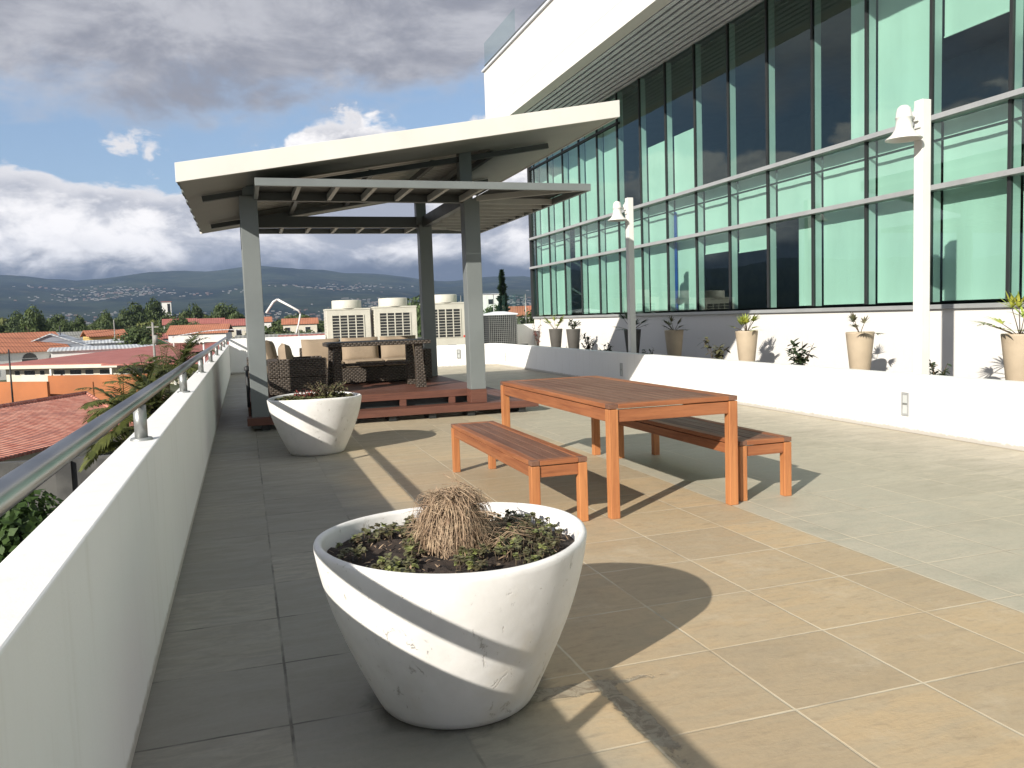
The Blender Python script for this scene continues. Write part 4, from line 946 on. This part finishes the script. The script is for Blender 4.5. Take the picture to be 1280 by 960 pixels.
# far suburbs on the slopes: one mass of tiny houses
fs = MB(); fr2 = MB(); random.seed(12)
for k in range(16000):
    az = rnd(-.5, .75); r = rnd(1500, 6300); cl = noise.noise(Vector((r*math.sin(az)*.0013, r*math.cos(az)*.0013, 1.5)))
    if r > 2600 and cl < rnd(-.45, .35): continue
    if r > 4400 and cl < rnd(-.1, .5): continue
    z = max(GZ, hill_z(az, r)) if r > 2500 else GZ
    x, y = r*math.sin(az), r*math.cos(az); s = rnd(2.5, 7)*(1 if r < 4000 else 1.3); h = rnd(2.5, 5)
    (fs if rnd(0, 1) < .72 else fr2).box(x-s, x+s, y-s*.5, y+s*.5, z-3, z+h)
M['far_white'] = mat('far_white', (.21, .205, .195), .9, var=.25, vscale=.004); M['far_red'] = mat('far_red', (.13, .085, .07), .9)
tag(fs.build('far_houses', M['far_white']), kind='stuff'); tag(fr2.build('far_rooftops', M['far_red']), kind='stuff')
# conifer
random.seed(66); cx_, cy_ = bearing(629, 105); cf = thing('conifer_tree', 'tall narrow dark conifer rising near the glass building corner', 'tree', (cx_, cy_, GZ))
MB().tube([(0, 0, -.2), (0, 0, 13.2)], [.3, .04], 8).build('trunk', M['bark'], cf); b = MB()
for k in range(2400):
    z = 2.5+11.3*rnd(0, 1)**.9; rr = (1.35*(1-(z-2.5)/11.6)+.12)*rnd(.3, 1.05)*(1+.25*math.sin(z*5)); a = rnd(0, 6.28); p = Vector((math.cos(a)*rr, math.sin(a)*rr, z-rr*.25)); u = Vector((math.cos(a), math.sin(a), .4)).normalized(); t1 = u*rnd(.15, .32); t2 = u.orthogonal().normalized()*rnd(.08, .16)
    o = len(b.v); b.v += [tuple(p-t1), tuple(p+t2), tuple(p+t1), tuple(p-t2)]; b.f.append([o, o+1, o+2, o+3]); b.sm.append(False)
b.build('crown', M['fol_cyp'], cf)
# palms beside the parapet
def palm(seed, H, nf, L):
    random.seed(seed); root = thing('palm_tree', 'x', 'palm tree', (0, 0, GZ), 0, 'palms beside the parapet'); tr = MB().tube([(0, 0, -.2), (.1, 0, H*.5), (.0, .05, H)], [.16, .12, .09], 10); tr.build('trunk', M['bark'], root); b = MB()
    for k in range(nf):
        a = 2.4*k; e = rnd(.35, 1.4); d_ = Vector((math.cos(a)*math.cos(e), math.sin(a)*math.cos(e), math.sin(e))); p = Vector((0, 0, H)); sg = 16; ln = L*rnd(.8, 1.1)
        pts = [p.copy()]
        for q in range(sg): d_ = (d_+Vector((0, 0, -.095-.03*q/sg))).normalized(); p = p+d_*ln/sg; pts.append(p.copy())
        b.tube(pts, [.018*(1-q/(sg+3)) for q in range(sg+1)], 4)
        for q in range(2, sg+1):
            dd = (pts[q]-pts[q-1]).normalized(); sd = dd.cross(Vector((0, 0, 1))); sd = sd.normalized() if sd.length > .01 else Vector((1, 0, 0))
            for sgn in (-1, 1):
                for hh in (0, .5):
                    ll = L*.34*math.sin(math.pi*(q+hh)/(sg+2.0))**.6*rnd(.8, 1.1)
                    leaf_blade(b, pts[q-1].lerp(pts[q], hh), sd*sgn+dd*.6+Vector((0, 0, rnd(.05, .35))), ll, .036, .5, 3)
    b.build('crown', M['fol_palm'], root); return root
pr1 = palm(5, 6.9, 19, 1.2); pr2 = palm(6, 6.4, 17, 1.1)
def palm_at(o, px, py, dist, lab, new=True):
    x, y = bearing(px, dist); zc = CAMH-(py-(VY+SL*(px-VX)))*dist/FP; H = 6.9 if o is pr1 else 6.4
    if new: o = dup(o, None, px*.7, lab)
    o.location = (x, y, zc-H); o['label'] = lab
palm_at(pr1, 224, 455, 24, 'tallest feathery palm, fronds reaching over the handrail furthest back', False)
palm_at(pr2, 202, 470, 22, 'feathery palm second along the parapet from the far end', False)
palm_at(pr1, 178, 488, 20.5, 'feathery palm third along the parapet, before the orange wall')
palm_at(pr2, 148, 508, 19.5, 'low yellowish palm, leftmost, before the clay tile roof')
palm_at(pr2, 190, 505, 17.5, 'palm with fronds behind the second handrail post, nearest the rail')
palm_at(pr1, 168, 528, 17.5, 'low palm with drooping fronds behind the nearest visible handrail post')
palm_at(pr2, 150, 552, 18.5, 'lowest palm, its crown beside the eave of the clay tile roof')
# bush at the lower left
x, y = bearing(-12, 22); bs = thing('bush', 'round green bush at the left edge below the clay tile roof', 'bush', (x, y, GZ)); b = MB(); leafcrown(b, (0, 0, 2.2), 1.9, 1.9, 4200, .13, 91); b.build('crown', M['fol_bush'], bs); MB().tube([(0, 0, 0), (0, 0, 2)], [.12, .08], 8).build('trunk', M['bark'], bs)

# ------------------------------------------------------------------ NEIGHBOURING BUILDINGS
def house(name, label, px, dist, W, Dp, h, roof_h, wallm, roofm, rot=0.0, wins=(), cat='house', over=.5, style='gable_x', doorw=None):
    """front faces the camera; px,dist: front centre"""
    x, y = bearing(px, dist); t_ = thing(name, label, cat, (x, y, GZ), -math.atan2(x, y)+rot)
    wl = MB().box(-W/2, W/2, 0, Dp, 0, h)
    if style == 'gable_y': wl.add([(-W/2, .0, h), (W/2, 0, h), (0, 0, h+roof_h), (-W/2, Dp, h), (W/2, Dp, h), (0, Dp, h+roof_h)], [(0, 1, 2), (5, 4, 3), (0, 2, 5, 3), (1, 4, 5, 2)])
    wl.build('wall', wallm, t_)
    r = MB(); th = .18
    if style == 'gable_x':     # ridge parallel to the front
        a0, a1 = -W/2-over, W/2+over; ys_ = (-over, Dp/2, Dp+over); zs = (h-.1, h+roof_h, h-.1)
        for i in (0, 1): r.hexa([(a0, ys_[i], zs[i]), (a1, ys_[i], zs[i]), (a1, ys_[i+1], zs[i+1]), (a0, ys_[i+1], zs[i+1])], [(a0, ys_[i], zs[i]+th), (a1, ys_[i], zs[i]+th), (a1, ys_[i+1], zs[i+1]+th), (a0, ys_[i+1], zs[i+1]+th)])
    elif style == 'gable_y':
        b0, b1 = -over, Dp+over; xs_ = (-W/2-over, 0, W/2+over); zs = (h-.1, h+roof_h+.02, h-.1)
        for i in (0, 1): r.hexa([(xs_[i], b0, zs[i]), (xs_[i+1], b0, zs[i+1]), (xs_[i+1], b1, zs[i+1]), (xs_[i], b1, zs[i])], [(xs_[i], b0, zs[i]+th), (xs_[i+1], b0, zs[i+1]+th), (xs_[i+1], b1, zs[i+1]+th), (xs_[i], b1, zs[i]+th)])
    elif style == 'hip':
        a0, a1, b0, b1 = -W/2-over, W/2+over, -over, Dp+over; m_ = (b1-b0)/2; zt_ = h+roof_h
        r.add([(a0, b0, h), (a1, b0, h), (a1, b1, h), (a0, b1, h), (a0+m_, b0+m_, zt_), (a1-m_, b0+m_, zt_)], [(0, 1, 5, 4), (1, 2, 5), (2, 3, 4, 5), (3, 0, 4), (3, 2, 1, 0)])
    elif style == 'mono':
        a0, a1, b0, b1 = -W/2-over, W/2+over, -over, Dp+over
        r.hexa([(a0, b0, h), (a1, b0, h), (a1, b1, h+roof_h), (a0, b1, h+roof_h)], [(a0, b0, h+th), (a1, b0, h+th), (a1, b1, h+roof_h+th), (a0, b1, h+roof_h+th)])
    r.build('roof', roofm, t_)
    for (wx0, wx1, wz0, wz1) in wins:
        f = MB().box(wx0-.08, wx1+.08, -.05, 0, wz0-.08, wz0).box(wx0-.08, wx1+.08, -.05, 0, wz1, wz1+.08).box(wx0-.08, wx0, -.05, 0, wz0, wz1).box(wx1, wx1+.08, -.05, 0, wz0, wz1).build('window', M['white_wall'], t_)
        MB().box(wx0, wx1, -.015, 0, wz0, wz1).build('pane', M['window_dark'], f)
    return t_
# near clay-tiled roof
A = at(12, 570, -3.9); Bp = at(170, 531, -3.9); Cc = at(108, 491.5, -2.55); Dd = at(-60, 510, -2.55); A2 = A+(A-Bp)*.7
ct = thing('tiled_house', 'nearby house with weathered clay tile roof below the parapet', 'house', (A.x, A.y, GZ))
ux = (Bp-A).normalized(); rot = math.atan2(ux.y, ux.x); ct.rotation_euler = (0, 0, rot)
def loc_(p): q = Matrix.Rotation(-rot, 3, 'Z')@(Vector(p)-Vector((A.x, A.y, GZ))); return q
la, lb, lc, ld = loc_(A2), loc_(Bp), loc_(Cc), loc_(Dd); run = lc.y; rise = lc.z
ld = Vector((la.x, lc.y, lc.z)); le = Vector((lb.x+.2, 2*run, la.z)); lf_ = Vector((la.x, 2*run, la.z))
dn = Vector((0, 0, -.14)); lcx = Vector((lc.x, run, rise)); 
MB().add([la, lb, lcx, ld], [(0, 1, 2, 3)]).add([lb, le, lcx], [(0, 1, 2)]).add([ld, lcx, le, lf_], [(0, 1, 2, 3)]).add([la+dn, lb+dn, le+dn, lf_+dn], [(3, 2, 1, 0)]).add([la+dn, lb+dn, lb, la], [(0, 1, 2, 3)]).add([lb+dn, le+dn, le, lb], [(0, 1, 2, 3)]).build('roof', M['clay'], ct)
MB().tube([ld+Vector((0, 0, .03)), lcx+Vector((0, 0, .03))], .12, 8).tube([lcx+Vector((0, 0, .03)), lb+Vector((0, 0, .04))], .1, 8).build('ridge_tiles', M['clay'], ct)
MB().box(la.x+.6, lb.x-.7, .7, 2*run-.7, 0, la.z-.1).build('wall', M['cream'], ct)
f = MB().box(lb.x-3.4, lb.x-1.2, .62, .70, .9, 2.1).build('window', M['white_wall'], ct); MB().box(lb.x-3.3, lb.x-2.35, .60, .62, 1.0, 2.0).box(lb.x-2.25, lb.x-1.3, .60, .62, 1.0, 2.0).build('pane', M['window_dark'], f)
# concrete yard walls, shade put into their dark colour
yw = thing('yard_wall', 'shade-darkened grey concrete yard wall with pilasters just beyond the parapet', 'wall', (0, 0, GZ))
q0 = at(142, 569, -2.3); q1 = at(-120, 585, -2.3)
MB().bar((q1.x-3, q1.y, (GZ-2.3)/2-GZ), (q0.x, q0.y, (GZ-2.3)/2-GZ), .35, -2.3-GZ).build('wall_panel', M['concrete'], yw)
for k in range(6):
    p = Vector((q0.x, q0.y, 0)).lerp(Vector((q1.x, q1.y, 0)), k/5.0+.04); MB().box(p.x-.2, p.x+.2, p.y-.36, p.y-.18, 0, -2.35-GZ).build('pilaster', M['concrete'], yw)
MB().box(q0.x-.15, q0.x+.15, 5.0, q0.y-.2, 0, -2.6-GZ).build('return_wall', M['concrete'], yw)
tag(MB().box(-40, -.6, -6, 34, GZ+.004, GZ+.02).build('yard_paving', M['concrete']), kind='structure')
# orange boundary wall
ow = thing('orange_wall', 'long plain orange boundary wall in front of the red roofed school', 'wall', (0, 0, GZ))
o0 = at(-80, 478, -3.45); o1 = at(60, 477, -3.45); o2 = at(200, 467, -3.1)
def wallseg(a, b2, th=.3): 
    h_ = a.z-GZ
    return MB().bar((a.x, a.y, h_/2), (b2.x, b2.y, h_/2), th, h_)
wallseg(o0, o1).build('wall_section', M['orange_wall'], ow)
s1 = at(61, 469.5, -3.1); wallseg(s1, o2, .32).build('wall_section', M['orange_wall'], ow)
# long red metal-roofed building
e0 = at(2, 456, -3.3); e1 = at(152, 453, -3.3); u_ = (e1-e0); Wd = u_.length; ang = math.atan2(u_.y, u_.x)
rb = thing('school_building', 'long low cream building with dull red metal roof', 'building', (e0.x, e0.y, GZ), ang)
hE = -3.3-GZ; Dp_ = 26; 
def rf(b, pts, th=.2): b.add(list(pts)+[Vector(p)+Vector((0, 0, -th)) for p in pts], [(0, 1, 2, 3), (7, 6, 5, 4), (0, 4, 5, 1), (1, 5, 6, 2), (2, 6, 7, 3), (3, 7, 4, 0)])
Lx = Wd+62
b = MB(); rf(b, [Vector((-1, -1.2, hE)), Vector((Lx, -1.2, hE)), Vector((Lx, Dp_, hE+2.0)), Vector((10, Dp_, hE+2.0))]); rf(b, [Vector((10, Dp_, hE+2.0)), Vector((Lx, Dp_, hE+2.0)), Vector((Lx, Dp_*2, hE)), Vector((-1, Dp_*2, hE))]); b.add([(-1, -1.2, hE-.01), (10, Dp_, hE+1.99), (-1, 2*Dp_, hE-.01)], [(0, 1, 2)])
r_ = b.build('roof', M['red_roof'], rb)
b = MB(); rf(b, [Vector((Wd*.98, -3.4, hE-.05)), Vector((Lx, -3.4, hE-.05)), Vector((Lx, Dp_*.9, hE+2.6)), Vector((Wd*1.5, Dp_*.9, hE+2.6))]); b.build('porch_roof', M['red_roof'], r_)
MB().box(0, Lx-1, .6, Dp_*2-1, 0, hE-.25).build('wall', M['cream'], rb)
MB().box(-1.1, Lx, -1.3, -1.1, hE-.62, hE-.12).build('fascia', M['cream'], rb)
for k in range(8):
    x = -.6+k*(Wd*.49); MB().box(x-.16, x+.16, -1.05, -.75, 0, hE-.5).build('column', M['white_wall'], rb)
for k, (a, w_) in enumerate(((1.8, .9), (3.6, 2.0), (6.6, .8), (9.2, 2.0), (12.2, 2.0), (15.0, 1.4), (17.6, 2.2), (21, 2.0), (24.5, 2.0), (28, 2.0), (31.5, 2.0))):
    f = MB().box(a-.08, a+w_+.08, .54, .6, hE-1.75, hE-1.66).box(a-.08, a+w_+.08, .54, .6, hE-.98, hE-.9).build('window', M['white_wall'], rb); MB().box(a, a+w_, .57, .6, hE-1.66, hE-.98).build('pane', M['window_dark'], f)
# houses behind
t_ = house('church_hall', 'white hall with bright orange roof and arched openings', 4, 165, 20, 16, 4.6, 3.2, M['white_wall'], M['orange_roof'], rot=.25, style='gable_x', wins=((-8, -6, .8, 3.4), (-3.5, -1.2, .8, 3.4), (2.5, 5.0, .8, 3.4), (6.8, 9.2, .8, 3.4)), cat='hall')
for cx in (-7, -2.35, 3.75, 8.0):
    b = MB(); b.add([(cx, -.03, 3.4)]+[(cx+1.15*math.cos(math.pi*k/10), -.03, 3.4+1.0*math.sin(math.pi*k/10)) for k in range(11)], [(0, k+1, k+2) for k in range(10)]); b.build('arch', M['window_dark'], t_)
house('grey_gable_hall', 'white hall with a pale grey metal gable beside the orange roof', 62, 170, 15, 20, 4.3, 3.1, M['grey_wall'], M['white_roof'], rot=-.1, style='gable_y', wins=(), cat='hall', over=.35)
b = bearing(60, 169.6); wf = MB().box(-7.6, 7.6, -.5, 0, 0, 4.2).build('white_frontage', M['white_wall'], None, loc=(b[0], b[1], GZ)); wf.rotation_euler = (0, 0, -math.atan2(b[0], b[1])-.1); tag(wf, 'white lower frontage beneath the pale grey gable', 'wall')
house('warehouse', 'long warehouse with a dull grey roof left of the yellow house', 88, 232, 26, 22, 4.6, 3.0, M['grey_wall'], M['grey_roof'], rot=.1, cat='building')
house('white_hall', 'small white block with flat pale roof behind the red school roof', 128, 158, 16, 8, 4.6, .35, M['white_wall'], M['white_roof'], style='mono', cat='building')
house('yellow_house', 'yellow house with orange tiled roof and shaded balcony', 134, 205, 7.5, 7, 6.6, 1.2, M['yellow_wall'], M['orange_roof'], rot=.2, wins=((-.6, 2.8, 4.4, 5.8), (-3.0, -1.8, 4.6, 5.6)))
house('green_gable_house', 'small dark green gabled house right of the yellow house', 178, 200, 11, 10, 4.2, 3.0, M['green_wall'], M['orange_roof'], style='gable_y')
house('cream_house', 'tiny cream house with a tan roof among far trees', 26, 245, 9, 8, 5.8, 1.6, M['cream'], M['orange_roof'], wins=((-2.5, -1, 2.2, 3.6),))
house('white_villa', 'small white villa peeking between the yellow house and warehouse', 120, 240, 9, 8, 6.2, 1.2, M['white_wall'], M['grey_roof'], wins=((-2.5, -1, 3.2, 4.6), (1, 2.5, 3.2, 4.6)))
house('low_market', 'low white shed with flat pale roof in front of yellow house', 132, 178, 9, 7, 5.4, .4, M['white_wall'], M['white_roof'], style='mono', wins=((-3.6, -2.2, 4.0, 5.0), (-.8, .8, 4.0, 5.0), (2.0, 3.4, 4.0, 5.0)), cat='shed')
house('pale_hall', 'pale hall with a shallow salmon roof left of the glass canopy', 246, 210, 13, 12, 6.4, 1.9, M['white_wall'], M['orange_roof'], rot=-.15, wins=((-5.0, -3.2, .5, 4.2), (-1.5, .3, .5, 4.2), (2.5, 4.2, .5, 4.2)), cat='hall')
house('long_shed', 'long grey shed with rusty red roof left of the pale hall', 215, 240, 13, 8, 5.2, 1.2, M['grey_wall'], M['red_roof'], cat='shed')
house('red_house', 'two storey house with red roof seen left of the pavilion post', 297, 260, 9, 8, 8.0, 1.8, M['cream'], M['red_roof'], wins=((-4.5, -3, 5.0, 6.8), (-.5, 1, 5.0, 6.8), (3.5, 5, 5.0, 6.8)))
house('salmon_house', 'salmon roofed house beyond the white boom right of the left post', 375, 260, 10, 8, 7.8, 1.6, M['cream'], M['orange_roof'], wins=((-4.5, -3, 5.0, 6.8), (1.5, 3, 5.0, 6.8)))
house('green_roofed_shed', 'low shed with grey-green roof right of the left pavilion post', 352, 120, 12, 9, 5.3, 1.0, M['cream'], M['grey_roof'], cat='shed')
house('rusty_roofed_shed', 'low shed with brown metal roof left of the air conditioner units', 392, 105, 8, 9, 5.4, .9, M['cream'], M['red_roof'], cat='shed')
house('white_block', 'white flat-topped block on the rise by the conifer', 608, 330, 12, 10, 17, .3, M['white_wall'], M['white_roof'], style='mono', wins=((-4, -2, 13, 15), (1, 3, 13, 15)), cat='building')
house('pink_tower', 'small pink and white tower above the trees', 210, 520, 5.0, 5, 23, .3, M['white_wall'], M['red_roof'], style='mono', wins=((.4, 2.0, 16, 22),), cat='tower')
# small far houses between trees
random.seed(14)
for k, (px, ds, lab) in enumerate(((655, 170, 'white far house right of the conifer'), (662, 330, 'small house with brown roof by the glass corner'), (488, 260, 'far house with brown roof above the leftmost air conditioner'), (478, 300, 'far cream house above the gap between the units'), (225, 300, 'far cream house just right of the pink tower'), (262, 320, 'far pale house above the glass canopy, among trees'), (322, 330, 'far white house hidden behind the left pavilion post'))):
    house('far_house', lab, px, ds, 10, 8, 9.0 if px < 400 else 8.0, 1.8, M['cream'] if k % 2 else M['white_wall'], M['red_roof'] if k % 3 else M['orange_roof'], wins=((-3, -1.5, 5, 6.6), (1, 2.5, 5, 6.6)))
# glass canopy
x, y = bearing(280, 150); cn = thing('glass_canopy', 'pale curved glass canopy on white posts left of the pavilion', 'canopy', (x, y, GZ), -math.atan2(x, y)); b = MB()
for k in range(12):
    a = k/12; c2 = (k+1)/12; X0 = -8.5+17*a; X1 = -8.5+17*c2; z0 = 6.3+.9*math.sin(a*math.pi); z1 = 6.3+.9*math.sin(c2*math.pi)
    b.hexa([(X0, 0, z0), (X1, 0, z1), (X1, 7, z1), (X0, 7, z0)], [(X0, 0, z0+.12), (X1, 0, z1+.12), (X1, 7, z1+.12), (X0, 7, z0+.12)])
b.build('roof', M['white_roof'], cn)
for k in range(5): MB().box(-8.2+k*4.1-.1, -8.2+k*4.1+.1, .1, .3, 0, 6.4).build('post', M['white_wall'], cn)
# utility poles, lamp poles
def pole(name, lab, px, dist, h, r, cross=True, cat='utility pole', mt='wood_pole'):
    x, y = bearing(px, dist); t_ = thing(name, lab, cat, (x, y, GZ), rnd(-.6, .6)); MB().tube([(0, 0, 0), (0, 0, h)], [r, r*.75], 8).build('shaft', M[mt], t_)
    if cross: MB().box(-.7, .7, -.05, .05, h-.6, h-.5).build('crossarm', M['wood_pole'], t_); MB().tube([(.28, -.1, h-2.5), (.28, -.1, h-1.5)], .25, 10).build('transformer', M['wood_pole'], t_)
    return t_
random.seed(3)
pole('utility_pole', 'grey utility pole with transformer before the dark trees', 191, 105, 8.6, .17)
pole('slim_pole', 'thin dark pole in front of the white church hall', 9, 90, 6.4, .09, False, 'pole', 'ac_dark')
pole('slim_pole', 'thin white pole rising in front of the glass canopy', 253, 100, 6.2, .12, False, 'pole', 'white_wall')
pole('slim_pole', 'dark pole between grey gable and warehouse', 75, 180, 9.0, .13, False, 'pole', 'ac_dark')
pole('slim_pole', 'tall thin mast pole right of the white boom', 373, 88, 7.2, .11, False, 'pole', 'wood_pole')
pole('slim_pole', 'thin far pole before the yellow house', 143, 190, 10.0, .12, False, 'pole', 'wood_pole')
for px, lb in ((290, 'small twin-globe street lamp left of the pavilion post, left one'), (299, 'small globe street lamp just left of the pavilion post')):
    x, y = bearing(px, 95); t_ = thing('street_lamp', lb, 'street lamp', (x, y, GZ)); MB().tube([(0, 0, 0), (0, 0, 5.1)], .07, 8).build('pole', M['wood_pole'], t_); MB().lathe([(.001, 5.1), (.2, 5.2), (.26, 5.4), (.18, 5.6), (.001, 5.65)], 12).build('globe', M['white_wall'], t_)
# white articulated boom
x, y = bearing(350, 150); bm_ = thing('concrete_pump_boom', 'white bent boom arm rising above trees right of the left post', 'boom', (x, y, GZ), -math.atan2(x, y))
MB().tube([(-2.2, 0, 9.9), (-.9, 0, 11.8), (-.2, 0, 12.2)], [.20, .2, .2], 8).tube([(-.2, 0, 12.2), (3.2, 0, 10.2), (3.55, 0, 9.6)], [.2, .16, .14], 8).build('upper_arm', M['lamp_white'], bm_)
MB().tube([(3.55, 0, 9.6), (3.1, 0, 7.6), (1.6, 0, 3.0), (1.4, 0, 0)], [.15, .13, .13, .2], 8).build('lower_arm', M['lamp_white'], bm_)
# overhead wires
b = MB(); 
for dz in (0, .5, .9):
    p0 = Vector((*bearing(191, 105), 2.0-dz)); p1 = Vector((*bearing(-120, 96), 2.0-dz)); pts = [p0.lerp(p1, k/12)+Vector((0, 0, -1.2*math.sin(math.pi*k/12))) for k in range(13)]; b.tube(pts, .022, 4)
tag(b.build('overhead_wires', M['ac_dark']), 'thin dark overhead wires running left from the utility pole', 'wires')
# neighbouring red roof right of the canopy, seen over the end wall
house('red_roofed_hall', 'low hall with long red roof just beyond the walkway end wall', 408, 78, 16, 12, 4.9, 1.1, M['cream'], M['red_roof'], rot=-.12, cat='building')
for p in protos:
    if not p.get('group'): bpy.data.objects.remove(p)
